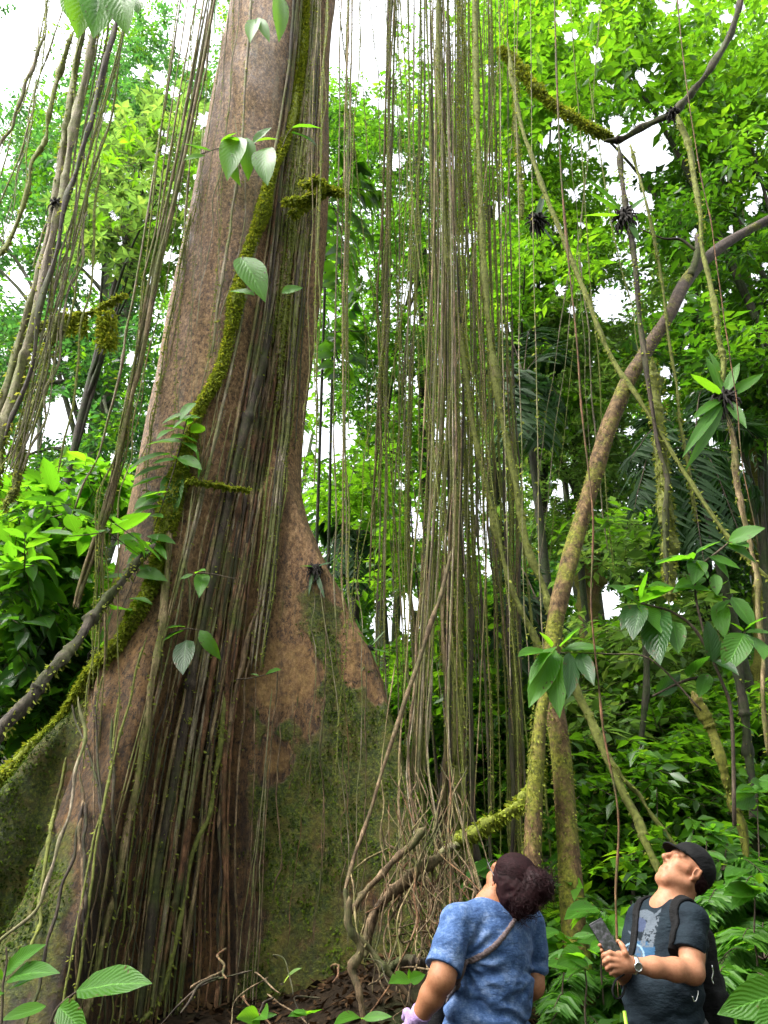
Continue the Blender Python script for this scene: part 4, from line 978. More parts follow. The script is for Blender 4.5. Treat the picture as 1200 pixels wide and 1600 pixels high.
def shade_forest_behind():
    """unseen forest added behind and beside the camera to block light"""
    mb = MB(); n = 600  # unseen foliage wall added to hold back light from behind the camera
    a = rng.uniform(math.radians(125), math.radians(415), n); r = rng.uniform(9, 15, n); z = rng.uniform(0, 10, n)
    P = np.stack([np.cos(a) * r, 3 + np.sin(a) * r, z], -1)
    px, py = proj(P); vis = (P[:, 1] > .5) & (px > -150) & (px < 1350)
    P = P[~vis]
    sprays(mb, P, 1.1, 9, .36, .2, 0, None, 'quad', .5, .3, 5)
    n = 60; a = rng.uniform(math.radians(150), math.radians(395), n); r = rng.uniform(6, 9.5, n)  # low unseen leaves added to shade the lower part of the scene
    P = np.stack([np.cos(a) * r, 2.5 + np.sin(a) * r, rng.uniform(.1, 4.2, n)], -1); px, py = proj(P); P = P[~((P[:, 1] > .3) & (px > -250) & (px < 1450))]
    sprays(mb, P, .7, 9, .3, .16, 0, None, 'quad', .5, .3, 5)
    n = 60; Q = np.stack([rng.uniform(-7, 9, n), rng.uniform(-9, 1.5, n), rng.uniform(15, 19, n)], -1); Q = Q[noise(Q * .35, 4) > -.1]  # unseen canopy patches added overhead to cut the light from above
    sprays(mb, Q, 1.2, 9, .36, .2, 1, None, 'quad', .5, .3, 5)
    for q in range(16):
        t = rng.uniform(math.radians(140), math.radians(400)); x, y = math.cos(t) * 11, 3 + math.sin(t) * 11
        if y > 2: continue
        tube(mb, spline([(x, y, -.3), (x + .2, y, 8), (x, y + .3, 17)], 10), .2, 8, 2)
    tag(mb.build('unseen_shade_forest', [M['leaf_mid'], M['leaf_bright'], M['bark_grey']]), kind='stuff')
shade_forest_behind()

def litter():
    mb = MB(); n = 16000
    x = rng.uniform(-3.5, 2.6, n); y = rng.uniform(2.2, 7, n); z = gz(x, y) + .01
    leaves(mb, np.stack([x, y, z], -1), rng.normal(size=(n, 3)) * [1, 1, .35], np.array([0, 0, 1.]) + rng.normal(0, .5, (n, 3)), rng.uniform(.03, .12, n), rng.uniform(.015, .05, n), 0, rng.random(n), 'five')
    tag(mb.build('leaf_litter', M['litter']), kind='stuff')
M['litter'] = leaf_mat('litter', (.004, .0025, .0015), (.06, .034, .016), (.03, .015, .006), .15, .9, spec=.08)
litter()
# ------------------------------------------------------------------ the curved mossy tree
def curved_mat():
    m, nt, out = newmat('curved_tree_bark'); g = G(nt)
    obj = g.n('TexCoord').outputs['Object']; sx = g.n('SeparateXYZ'); g.link(g.n('NewGeometry').outputs['Position'], sx.inputs[0])
    n1 = g.noise(26, 8, .75, stretch=(1, 1, .6)); n2 = g.noise(3.2, 6, .7); n3 = g.noise(40, 4, .7)
    lo = g.ramp(n1, [(.36, (.02, .012, .005)), (.5, (.085, .05, .02)), (.64, (.2, .13, .055))])
    hi = g.ramp(n1, [(.3, (.02, .016, .014)), (.55, (.07, .052, .042)), (.8, (.13, .1, .08))])
    c = g.mix(g.ramp(g.math('DIVIDE', sx.outputs[2], 10.), [(.55, (0, 0, 0)), (.75, (1, 1, 1))]), lo, hi)
    mc = g.ramp(n3, [(.34, (.03, .036, .004)), (.66, (.2, .2, .02))])
    amt = g.math('ADD', n2, g.ramp(g.math('DIVIDE', sx.outputs[2], 10.), [(.08, (.12, .12, .12)), (.45, (.06, .06, .06)), (.58, (0, 0, 0))]))
    c = g.mix(g.ramp(amt, [(.53, (0, 0, 0)), (.66, (1, 1, 1))]), c, mc)
    p = g.n('BsdfPrincipled', {'Roughness': .8, 'Specular IOR Level': .25}); g.link(c, p.inputs['Base Color'])
    b = g.n('Bump', {'Strength': .9, 'Distance': .02}); g.link(n1, b.inputs['Height']); g.link(b.outputs[0], p.inputs['Normal'])
    g.link(p.outputs[0], out.inputs[0]); return m
M['curved'] = curved_mat()
cp = [(912, 1600), (903, 1500), (893, 1400), (882, 1250), (870, 1130), (860, 1060), (868, 960), (888, 882), (914, 792), (942, 698), (974, 608), (1010, 546), (1043, 500), (1076, 432), (1112, 397), (1155, 368), (1240, 325), (1330, 290)]
W = path(cp, (5.5, 6.6), 90, .015, 4)
root = thing('curved_mossy_tree', (W[0][0], W[0][1], gz(W[0][0], W[0][1])), 'curved tree with brown bark and yellow moss bending to the right', 'tree')
b = MB(); W2 = np.vstack([[W[0][0] + .03, W[0][1], gz(W[0][0], W[0][1]) - .2], W])
tube(b, W2, np.interp(np.linspace(0, 1, len(W2)), [0, .1, .3, .6, .8, 1], [.09, .078, .072, .074, .062, .045]), 22, 0, .16, 5, flute=.05); b.build('trunk', M['curved'], root)
b = MB(); W3 = path([(858, 1060), (846, 1120), (838, 1200), (834, 1300), (830, 1420), (826, 1520)], (5.6, 5.4), 40, .01, 6)
tube(b, W3, np.linspace(.04, .066, 40), 14, 0, .22, 8)
st = b.build('stem', M['curved'], root); st['label'] = 'short second stem thickly covered in yellow moss'
b = MB(); tube(b, path([(1078, 432), (1086, 410), (1090, 388), (1089, 368)], 6.3, 14), np.linspace(.045, .03, 14), 10, 0, .15, 9)
tube(b, path([(1088, 392), (1062, 374), (1035, 372), (1002, 358)], 6.3, 20, .02, 3), np.linspace(.022, .008, 20), 6, 0); b.build('limb', M['bark_smooth'], root)
b = MB()
fuzz(b, W3, None, np.full(40, .062), 900, .022, 0); fuzz(b, W[:62], None, np.full(62, .07), 420, .022, 0)
tag(b.build('moss', M['moss'], root), kind='stuff')

# thin trunks standing in the right hand understory
for pts, D, r, mt, ms, lab in [
    ([(1008, 930), (1006, 1080), (998, 1180), (988, 1300), (985, 1450)], 7.5, .03, 'bark_dark', 0, 'thin dark crooked trunk left above the face of the man'),
    ([(1086, 1080), (1120, 1160), (1142, 1240), (1160, 1320), (1172, 1450)], 6.5, .032, 'bark_mossy', 200, 'mossy brown trunk leaning right above the cap of the man'),
    ([(1150, 1010), (1168, 1150), (1180, 1290), (1190, 1450)], 7.2, .04, 'bark_dark', 60, 'straight dark trunk near the right edge above the ferns'),
    ([(1130, 150), (1160, 450), (1184, 760), (1190, 900), (1196, 1050), (1200, 1300)], 12.6, .14, 'bark_mossy', 200, 'stout mossy trunk cut by the right edge behind the broad leaves'),
    ([(905, 560), (912, 700), (918, 880), (922, 1000), (925, 1120), (925, 1300)], 13.5, .18, 'bark_mossy', 30, 'pale mossy trunk standing far behind the curved tree'),
    ([(650, 200), (658, 450), (664, 700), (672, 900), (680, 1100), (686, 1350)], 15.8, .1, 'bark_dark', 0, 'dark narrow trunk hidden behind the root curtain'),
    ([(762, 300), (766, 500), (770, 720), (776, 900), (780, 1100), (784, 1380)], 14.2, .11, 'bark_dark', 40, 'dark trunk behind the right half of the root curtain')]:
    vine(path(pts, D, 40, .05, VC[0]), r, mt, ms, lab, None, 'thin_trunk', 'tree', sides=9, msize=.03)

# ------------------------------------------------------------------ palms and ferns
def palm(name, label, cat, c, D, tips, W, leafw, mat='palm', n=34, trunk=.07, group=None, arch=.3, drop=.5, kind='five'):
    C0 = at(*c, D); g0 = float(gz(C0[0], C0[1]))
    root = thing(name, (C0[0], C0[1], g0), label, cat, group)
    if trunk:
        b = MB(); tube(b, spline([(C0[0] + .1, C0[1], g0 - .2), (C0[0] + .05, C0[1] + .05, (g0 + C0[2]) / 2), C0], 20), np.linspace(trunk * 1.15, trunk * .8, 20), 10, 0, .1, 3)
        b.build('trunk', M['bark_dark'], root)
    for x, y, dd in tips:
        T = at(x, y, D + dd); L = np.linalg.norm(T - C0)
        mid = C0 * .5 + T * .5 + np.array([0, 0, arch * L]); q = C0 * .15 + T * .85 + np.array([0, 0, arch * L * .42])
        b = MB(); frond(b, [C0, mid, q, T], W, n, 0, drop, leafw, kind, stem=1, stemr=.012 if trunk else .005)
        b.build('frond', [M[mat], M['twig']], root)
    return root
palm('palm', 'dark palm with drooping fronds right of the curved trunk', 'palm', (1085, 700), 9., [(985, 720, -.6), (990, 800, -.9), (1030, 870, -.6), (1100, 880, -.9), (1165, 860, -.5), (1190, 780, -.2), (1180, 680, .3), (1010, 660, .4), (1120, 620, .6)], .62, .055, n=40)
palm('palm', 'black looking palm crown left of the curved trunk behind pale threads', 'palm', (818, 585), 10.5, [(765, 640, -.5), (770, 580, .4), (800, 690, -.8), (850, 700, -.7), (885, 640, -.3), (880, 570, .5), (840, 530, .8), (790, 540, .6)], .75, .075, n=34)
palm('palm', 'palm with horizontal slatted fronds low behind the right side of the root curtain', 'palm', (838, 935), 8.8, [(780, 1010, -.4), (775, 950, -.2), (795, 1060, -.5), (850, 1080, -.4), (760, 985, .5), (800, 900, .6)], .55, .05, n=36)
palm('palm', 'small palm in the dark gap between the trunk and the root curtain', 'palm', (555, 830), 10, [(520, 900, -.5), (600, 900, -.4), (500, 830, .2), (615, 830, .2), (560, 930, -.6)], .5, .06, n=28)
palm('large_leaved_climber', 'large green split leaves fanned out right of the upper trunk', 'climber', (512, 300), 7.6, [(560, 250, -.2), (585, 300, -.3), (575, 370, -.4), (545, 420, -.4), (530, 470, -.3)], .5, .16, 'leaf_mid', n=11, trunk=.02, arch=.08, drop=.1)
palm('large_leaved_climber', 'green split leaves halfway up between the trunk and the root curtain', 'climber', (520, 520), 7.8, [(565, 520, -.2), (560, 570, -.3), (530, 590, -.3), (556, 470, 0)], .42, .14, 'leaf_mid', n=10, trunk=.02, arch=.08, drop=.1)
fl = 'arching fern clump on the forest floor'
for c, D, S, lab in [((1150, 1440), 5.9, 70, 'fern with wide arching fronds right behind the backpack'), ((1195, 1500), 5.3, 80, 'pale fern at the right edge beside the backpack'), ((1130, 1360), 6.5, 60, 'feathery fern just above the backpack'),
                     ((1180, 1330), 7.3, 70, 'fern high at the right edge below the stout mossy trunk'), ((1160, 1560), 5.2, 60, 'low fern in the bottom right corner'), ((930, 1560), 5.7, 60, 'fern between the two people at the bottom'),
                     ((880, 1530), 6.1, 55, 'fern in the gap beside the blue shirt'), ((1210, 1420), 5.9, 70, 'fern cut by the right edge above the pale fern'), ((900, 1600), 5.4, 50, 'lowest fern in the gap between the two people')]:
    tips = [(c[0] + S * 1.2 * math.cos(a) + rng.normal(0, 8), c[1] - S * .7 * math.sin(a) + abs(math.cos(a)) * S * .5, rng.uniform(-.5, .3)) for a in np.linspace(-.15, math.pi + .15, 9)]
    palm('fern', lab, 'fern', c, D, tips, .2 * S / 60, .038, 'fern', n=36, trunk=0, arch=.22, drop=.2, kind='five')

# ------------------------------------------------------------------ plants growing on bark and branches
def root_ball(mb, c, r, mat, n=70):
    P = rng.normal(size=(40, 3)); P = c + nrm(P) * r * rng.uniform(0, .55, (40, 1)) * np.array([1, 1, .9])
    for q in P[:26]:
        tube(mb, spline([q - [0, 0, r * .4], q + rng.normal(0, r * .1, 3), q + [0, 0, r * .4]], 6), np.array([.1, .3, .36, .34, .26, .08]) * r, 7, mat, .25, 2)
    for _ in range(n):
        d = nrm(rng.normal(size=3)); a = c + d * r * .5; e = c + d * r * rng.uniform(.9, 1.25) - [0, 0, r * rng.uniform(.1, 1.)]
        tube(mb, spline([a, (a + e) / 2 + d * r * .25, e], 7), np.linspace(.012, .004, 7) * (r / .1), 4, mat)

def epiphyte(name, label, cat, c, D, r, tips, L=None, w=.05, mat='leaf_big', hang=12):
    if D == 'bark': D = float(hit([c[0]], [c[1]], .03)[0])
    C0 = at(*c, D); root = thing(name, C0, label, cat)
    b = MB(); root_ball(b, C0, r, 0)
    for _ in range(hang):
        a = C0 + rng.normal(0, r * .4, 3); tube(b, spline([a, a + [rng.normal(0, .03), 0, -r * 1.5], a + [rng.normal(0, .05), 0, -r * rng.uniform(2, 4.5)]], 10), np.linspace(.005, .002, 10), 4, 0)
    b.build('root_ball', M['black_root'], root)
    for x, y, dd in tips:
        T = at(x, y, D + dd); v = T - C0; l = np.linalg.norm(v)
        lb = MB(); leaves(lb, (C0 + v * .06)[None], v[None], (np.array([0, -.5, .7]) + rng.normal(0, .3, 3))[None], l, w, 0, rng.uniform(.4, 1), 'big', .12, .12)
        lb.build('leaf', M[mat], root)
    return root
epiphyte('bird_nest_fern', 'bird nest fern with upright strap leaves on the left buttress', 'fern', (152, 1020), 'bark', .065, [(140, 958, -.1), (172, 955, -.15), (208, 945, -.1), (112, 975, -.1), (95, 985, -.1), (185, 970, -.2)], w=.06)
epiphyte('bird_nest_fern', 'bird nest fern on a black root ball hanging from a mossy liana at the right', 'fern', (1132, 622), 5.6, .115, [(1120, 540, 0), (1082, 585, -.2), (1152, 565, -.1), (1088, 640, -.2), (1092, 712, -.3), (1165, 660, -.2), (1105, 560, .1), (1075, 690, -.3), (1190, 585, -.1)], w=.1)
epiphyte('hanging_root_ball', 'black root ball with drooping fern leaves on the dark hanging liana', 'plant', (976, 338), 6., .12, [(925, 300, 0), (915, 335, -.1), (930, 275, .2), (1010, 300, 0), (1000, 370, -.1)], w=.09)
epiphyte('withered_plant', 'small dark withered plant on the ridge of the right buttress', 'plant', (492, 888), 'bark', .06, [(515, 875, -.05), (470, 880, -.1), (480, 925, -.1), (505, 930, -.1)], w=.04, mat='leaf_big_dark', hang=16)
epiphyte('grass_tuft', 'small grassy tuft on the ridge of the right buttress', 'plant', (578, 1012), 'bark', .035, [(560, 985, -.1), (600, 985, 0), (590, 1040, -.1), (566, 1045, -.1), (610, 1020, 0), (555, 1010, 0)], w=.015, mat='leaf_mid', hang=5)
epiphyte('root_clump', 'black root clump sitting on the bare curved branch', 'plant', (1050, 176), 6.4, .085, [(1075, 160, 0), (1030, 160, 0)], w=.04, mat='leaf_dark', hang=14)
epiphyte('root_clump', 'dark knot of roots on the thickest upper left liana', 'plant', (88, 318), 5.05, .06, [(100, 300, 0)], w=.03, mat='leaf_dark', hang=8)
epiphyte('root_clump', 'dark root clump with drooping leaves behind the mossy branch start', 'plant', (838, 345), 8.6, .16, [(800, 370, 0), (870, 380, 0), (850, 300, 0)], w=.1, mat='leaf_dark', hang=10)
mc = MB(); c0 = at(508, 296, 6.0)
for _ in range(9):
    e = c0 + rng.normal(0, .18, 3) * [1, .5, .8]; q = spline([c0, (c0 + e) / 2 + rng.normal(0, .04, 3), e], 10)
    tube(mc, q, np.linspace(.03, .01, 10), 6, 0, .3); fuzz(mc, q, None, np.full(10, .035), 1400, .04, 1)
tag(mc.build('moss_cushion', [M['vine_bright'], M['moss_bright']]), 'bright mossy twig cushion hanging right of the upper trunk', 'moss')
o = path([(300, 760), (345, 768), (392, 775)], 'bark', 20); mt_ = MB(); tube(mt_, o - [0, .12, 0], .006, 5, 0); fuzz(mt_, o - [0, .12, 0], None, np.full(20, .012), 900, .04, 1)
tag(mt_.build('moss_twig', [M['twig'], M['moss_bright']]), 'thin twig with bright moss tufts sticking out across the trunk', 'twig')

# ------------------------------------------------------------------ sprigs and broad leaved plants whose leaves one can count
def sprig(name, label, cat, D, stems, lv, mat='leaf_big', wk=.4, r=.006, off=.15, droop=.16, face=.75):
    if D == 'bark': D = float(hit([lv[0][0]], [lv[0][1]], off)[0])
    base = at(*stems[0][0], D); root = thing(name, base, label, cat)
    b = MB()
    for s in stems: tube(b, path(s, D, 24, .01, VC[0]), np.linspace(r, r * .5, 24), 6, 0); VC[0] += 1
    b.build('stem', M['twig'], root)
    for q in lv:
        x0, y0, x1, y1 = q[:4]; tone = q[4] if len(q) > 4 else rng.uniform(.3, 1); dk = len(q) > 5
        A = at(x0, y0, D + rng.normal(0, .03)); B = at(x1, y1, D - rng.uniform(.0, .22)); v = B - A; l = np.linalg.norm(v)
        N = np.array([0, -face, .8]) + rng.normal(0, .3, 3)
        lb = MB(); leaves(lb, A[None], v[None], N[None], l * 1.04, l * wk * rng.uniform(.85, 1.15), 0, tone, 'big', .16, droop)
        lb.build('leaf', M['leaf_big_dark' if dk else mat], root)
    return root
sprig('leafy_sprig', 'bright leafy sprig on the moss covered liana at mid trunk', 'plant', 'bark', [[(262, 790), (270, 740), (285, 690), (300, 655)]],
      [(290, 672, 256, 660), (286, 692, 228, 685), (270, 710, 203, 712), (262, 728, 205, 738), (256, 745, 195, 757), (298, 676, 322, 662), (303, 698, 320, 742), (272, 738, 264, 784), (258, 765, 215, 790), (292, 664, 300, 650), (250, 780, 205, 805)], off=.12)
cl = []
for k in range(26):
    t = rng.random(); x, y = 305 - 125 * t + rng.normal(0, 9), 620 + 350 * t; a = rng.choice([rng.uniform(2.5, 3.9), rng.uniform(-.6, .6)], p=[.65, .35]); q = rng.uniform(22, 48)
    cl.append((x, y, x + q * math.cos(a), y - q * .5 * math.sin(a) + 6, rng.uniform(.5, 1)))
sprig('climbing_plant', 'leafy climber following the left edge of the big trunk along the mossy liana', 'climber', 'bark', [[(300, 620), (270, 740), (230, 860), (185, 965)]], cl, wk=.42, off=.22)
sprig('leafy_sprig', 'leafy sprig with some pale leaves across the upper trunk', 'plant', 'bark', [[(300, 245), (340, 232), (380, 222), (420, 232)]],
      [(345, 225, 366, 202), (372, 214, 354, 250), (385, 215, 387, 262), (395, 225, 420, 195), (413, 232, 412, 268), (330, 236, 288, 226), (320, 243, 288, 247), (355, 238, 362, 272), (375, 222, 350, 212), (400, 222, 432, 212)], off=.35)
sprig('leafy_sprig', 'pair of broad leaves on the dark side of the upper trunk', 'plant', 5.7, [[(440, 230), (452, 205), (460, 195)]], [(455, 200, 500, 192), (455, 208, 496, 214, .2, 1)], wk=.36)
sprig('leafy_sprig', 'single ribbed leaf tucked behind the moss covered liana', 'plant', 5.6, [[(378, 400), (382, 410), (388, 420)]], [(376, 402, 410, 442, .8), (398, 462, 360, 452, .6), (440, 458, 472, 446, .7)], wk=.5)
sprig('leafy_sprig', 'small sprig with one pale hanging leaf low on the trunk', 'plant', 'bark', [[(262, 990), (290, 982), (312, 985)]], [(288, 985, 256, 996), (312, 985, 338, 1022, .9), (292, 1000, 284, 1048, .2, 1), (290, 980, 262, 975)], off=.2, wk=.45)
sprig('leafy_sprig', 'tiny sprig growing on the mossy buttress face', 'plant', 'bark', [[(370, 1062), (400, 1058), (430, 1050)]], [(415, 1054, 436, 1044), (405, 1057, 392, 1050)], off=.2)
sprig('leafy_sprig', 'small sprig hanging left of the pale crooked root', 'plant', 'bark', [[(300, 900), (320, 895), (372, 905)]], [(302, 897, 282, 905), (318, 897, 312, 915), (306, 896, 318, 886)], off=.2)
sprig('leafy_sprig', 'sprig of narrow leaves at the right of the mossy liana foot', 'plant', 'bark', [[(222, 880), (236, 858), (240, 845)]], [(232, 862, 200, 872), (238, 850, 246, 832), (236, 856, 214, 846)], off=.15)
sprig('banana_leaf', 'huge ribbed leaf hanging in front of the sky at the top of the trunk', 'leaf', 7., [[(400, -30), (372, -18), (356, -6)]], [(352, -22, 308, 48, .25)], mat='leaf_big_dark', wk=.36, face=.3)
sprig('hanging_leaves', 'long bright leaves hanging at the top left corner', 'plant', 5., [[(190, -40), (165, -25), (130, -20)]], [(132, -20, 122, 30, .9), (160, -18, 150, 20, .6), (186, -25, 186, 18, .8), (205, -20, 214, 14, .7), (112, -15, 108, 20, .8)], wk=.45)
sprig('hanging_leaves', 'narrow bright leaf hanging at the top of the mossy strands', 'plant', 5.7, [[(440, -40), (438, -20), (436, -5)]], [(436, -8, 442, 42, .9), (400, 30, 388, 48, .9), (402, 28, 418, 50, .8)], wk=.28)
sprig('broad_leaf_plant', 'plant with one big glossy bitten leaf in front of the trunk foot', 'plant', 3.1, [[(60, 1640), (85, 1580), (122, 1548)]], [(120, 1548, 222, 1524, .45), (72, 1572, 4, 1592, .95), (92, 1572, 130, 1612, .7), (60, 1600, 20, 1640, .8)], wk=.4, r=.007, droop=.1)
sprig('broad_leaf_plant', 'young plant with pointed leaves in the bottom left corner', 'plant', 3.0, [[(4, 1660), (8, 1560), (8, 1480)]], [(8, 1522, 52, 1474), (12, 1532, 70, 1500), (16, 1545, 66, 1524), (6, 1530, -30, 1500), (6, 1550, -20, 1560)], wk=.32)
sprig('seedling', 'seedling with two leaves at the bottom left of the woman', 'plant', 3.9, [[(566, 1630), (566, 1605), (566, 1590)]], [(565, 1592, 533, 1577, .8), (567, 1592, 607, 1584, .8)], wk=.32, r=.004)
sprig('fallen_leaf', 'yellowish fallen leaf caught on the litter below the mossy face', 'leaf', 4.4, [[(440, 1540), (443, 1536), (446, 1532)]], [(444, 1536, 462, 1506, 1.)], mat='leaf_yellow', wk=.45, r=.002)
sprig('broad_leaf_branch', 'thin branch with large hanging leaves in front of the curved trunk', 'branch', 4.6, [[(1095, 1110), (1020, 1032), (950, 1022), (872, 1020)]],
      [(870, 1010, 820, 1052), (868, 1015, 829, 1094), (870, 1020, 868, 1106), (875, 1010, 906, 984), (880, 1015, 938, 1004), (890, 1020, 892, 1084, .2, 1), (862, 1012, 846, 984), (858, 1018, 812, 1018), (905, 1020, 925, 1060, .3, 1)], wk=.36, r=.006)
Z = lambda x, y: (960 + x / 4.705, 780 + y / 4.705)
J = [(580, 440, 310, 450), (600, 460, 410, 400), (620, 450, 600, 540), (690, 420, 860, 530), (700, 420, 920, 500), (830, 340, 1060, 420), (840, 310, 1080, 200), (600, 400, 760, 290), (440, 650, 705, 670), (670, 580, 450, 630),
     (190, 760, 345, 965), (190, 760, 420, 610), (180, 770, 0, 610), (200, 740, 250, 540), (740, 550, 755, 695), (860, 720, 1035, 925), (860, 740, 740, 800), (770, 750, 800, 985), (960, 980, 1140, 960), (960, 990, 830, 1190),
     (990, 1000, 1110, 1150), (690, 1280, 625, 1445), (300, 1440, 510, 1285, .2, 1), (540, 1310, 685, 1140, .2, 1), (720, 1200, 690, 900, .2, 1), (340, 820, 290, 1140, .2, 1), (430, 900, 470, 1070), (190, 640, 20, 660), (960, 960, 1100, 850),
     (950, 970, 850, 900), (180, 780, 60, 900, .2, 1), (200, 780, 130, 1000, .2, 1), (840, 330, 980, 330), (600, 470, 700, 560), (420, 640, 250, 640), (730, 1190, 900, 1230, .2, 1)]
sprig('broad_leaf_shrub', 'tall shrub with big quilted leaves at the right edge above the man', 'shrub', 4.7,
      [[Z(880, 2400), Z(860, 1600), Z(790, 1350), Z(720, 1150), Z(650, 920), Z(600, 700), Z(595, 440)], [Z(720, 1150), Z(560, 930), Z(430, 830), Z(190, 765)], [Z(720, 1180), Z(850, 1100), Z(965, 980)], [Z(600, 500), Z(700, 430), Z(840, 320)], [Z(700, 1300), Z(500, 1340), Z(280, 1450)]],
      [(*Z(q[0], q[1]), *Z(q[2], q[3]), *q[4:]) for q in J], wk=.47, r=.012)
sprig('broad_leaf_plant', 'broad pale leaf poking in at the bottom right edge', 'plant', 2.9, [[(1300, 1700), (1270, 1600), (1235, 1548)]], [(1238, 1548, 1138, 1574, .3), (1240, 1560, 1180, 1620, .3)], wk=.42, r=.008)
for k, (x, y, D) in enumerate([(915, 1500, 4.6), (880, 1470, 5.2), (940, 1440, 5.4), (1105, 1310, 5.8), (1180, 1380, 5.), (1185, 1230, 6.4), (700, 1400, 6.2), (770, 1360, 6.6)]):
    lv = []
    for q in range(9):
        a = rng.uniform(-.4, math.pi + .4); l = rng.uniform(28, 52); bx, by = x + rng.normal(0, 9), y + rng.normal(0, 12)
        lv.append((bx, by, bx + l * math.cos(a), by - l * .55 * math.sin(a) + 8))
    sprig('broad_leaf_plant', ['low plant with shiny leaves in the gap beside the curved tree foot', 'shaded broad leaved plant at the foot of the curved tree', 'broad leaved plant just left of the phone', 'broad leaved plant above the cap brim', 'broad leaved plant among the ferns at the right edge',
          'broad leaved plant high on the right below the tall shrub', 'broad leaved plant behind the root tangle', 'broad leaved plant behind the head of the woman'][k], 'plant', D, [[(x + 3, y + 130), (x, y + 50), (x, y)]], lv, wk=.45, r=.006)

for x, y, D, lab in ((480, 1585, 4.0, 'small seedling in the litter below the middle of the mossy face'), (405, 1590, 3.9, 'small seedling at the edge of the root fan'), (640, 1530, 4.5, 'small pale seedling under the fallen branches')):
    lv = [(x, y, x + 24 * math.cos(a), y - 12 * abs(math.sin(a)) - 3) for a in (.3, 1.6, 2.6, 3.3)]
    sprig('seedling', lab, 'plant', D, [[(x, y + 40), (x + 1, y + 15), (x, y)]], lv, wk=.4, r=.003)
# ------------------------------------------------------------------ the two people
def skin_mat(name, base):
    m, nt, out = newmat(name); g = G(nt)
    a = g.n('Attribute', attribute_name='rnd').outputs['Fac']
    dk = tuple(c * .12 for c in base); rd = (base[0] * .95, base[1] * .55, base[2] * .55)
    c = g.ramp(a, [(0, dk), (.3, tuple(c * .72 for c in base)), (.5, base), (1, rd)])
    c = g.mix(g.ramp(g.noise(75, 5, .75), [(.4, (.5, .5, .5)), (.55, (0, 0, 0))]), c, (base[0] * .62, base[1] * .5, base[2] * .45)); c = g.mix(g.math('MULTIPLY', g.noise(16, 4, .6), .5), c, (base[0] * .8, base[1] * .62, base[2] * .55))
    p = g.n('BsdfPrincipled', {'Roughness': .55, 'Specular IOR Level': .25, 'Subsurface Weight': .12, 'Subsurface Scale': .01}); g.link(c, p.inputs['Base Color'])
    p.inputs['Subsurface Radius'].default_value = (1, .4, .2)
    b = g.n('Bump', {'Strength': .15, 'Distance': .002}); g.link(g.noise(180, 3), b.inputs['Height']); g.link(b.outputs[0], p.inputs['Normal'])
    g.link(p.outputs[0], out.inputs[0]); return m

def cloth_mat(name, cols, scale, rough=.85, pr=False, sheen=.1):
    m, nt, out = newmat(name); g = G(nt)
    n1 = g.noise(scale, 6, .7); n2 = g.noise(scale * 6, 5, .75)
    c = g.ramp(g.math('ADD', g.math('MULTIPLY', n1, .7), g.math('MULTIPLY', n2, .3)), [(.36, cols[0]), (.5, cols[1]), (.64, cols[2])])
    if pr:
        v = g.n('VertexColor', layer_name='print'); c = g.mix(v.outputs['Alpha'], c, v.outputs['Color'])
    p = g.n('BsdfPrincipled', {'Roughness': rough, 'Specular IOR Level': .15, 'Sheen Weight': sheen}); g.link(c, p.inputs['Base Color'])
    w = g.noise(9, 4, .6, stretch=(1, 1, 2.2)); f = g.noise(400, 2)
    b = g.n('Bump', {'Strength': .5, 'Distance': .03}); g.link(w, b.inputs['Height'])
    b2 = g.n('Bump', {'Strength': .25, 'Distance': .001}); g.link(f, b2.inputs['Height']); g.link(b.outputs[0], b2.inputs['Normal'])
    g.link(b2.outputs[0], p.inputs['Normal']); g.link(p.outputs[0], out.inputs[0]); return m

M['skin_man'] = skin_mat('skin_man', (.31, .15, .085)); M['skin_woman'] = skin_mat('skin_woman', (.25, .115, .058))
M['shirt_blue'] = cloth_mat('shirt_blue', ((.012, .03, .085), (.038, .075, .17), (.12, .17, .29)), 15, sheen=.03)
M['shirt_dark'] = cloth_mat('shirt_dark', ((.003, .006, .01), (.005, .01, .015), (.008, .015, .021)), 12, pr=True, sheen=0)
M['trousers'] = cloth_mat('trousers', ((.02, .02, .022), (.03, .03, .034), (.05, .05, .055)), 12)
M['black_cloth'] = cloth_mat('black_cloth', ((.0025, .0025, .003), (.004, .004, .0045), (.007, .007, .0075)), 20, sheen=0)
M['glove'] = cloth_mat('glove', ((.12, .08, .17), (.2, .13, .26), (.32, .22, .38)), 20)
M['strap'] = cloth_mat('strap', ((.035, .025, .025), (.07, .05, .05), (.13, .1, .1)), 60)
M['boot'] = plain_mat('boot', (.03, .022, .016), .6, .4)
M['hair'] = plain_mat('hair', (.011, .0032, .004), .6, .6, 60, .1)
M['eye_white'] = plain_mat('eye_white', (.7, .68, .65), .2, .05); M['iris'] = plain_mat('iris', (.02, .012, .008), .15, .1)
M['steel'] = plain_mat('steel', (.62, .62, .62), .25, .1, 60, .5, 0, 1.); M['dial'] = plain_mat('dial', (.06, .065, .05), .25, .3)
M['black_plastic'] = plain_mat('black_plastic', (.008, .008, .009), .25, .2, spec=.5)
M['lime'] = plain_mat('lime', (.35, .6, .04), .5, .1)
M['glass_frame'] = plain_mat('glass_frame', (.012, .01, .01), .3, .2)

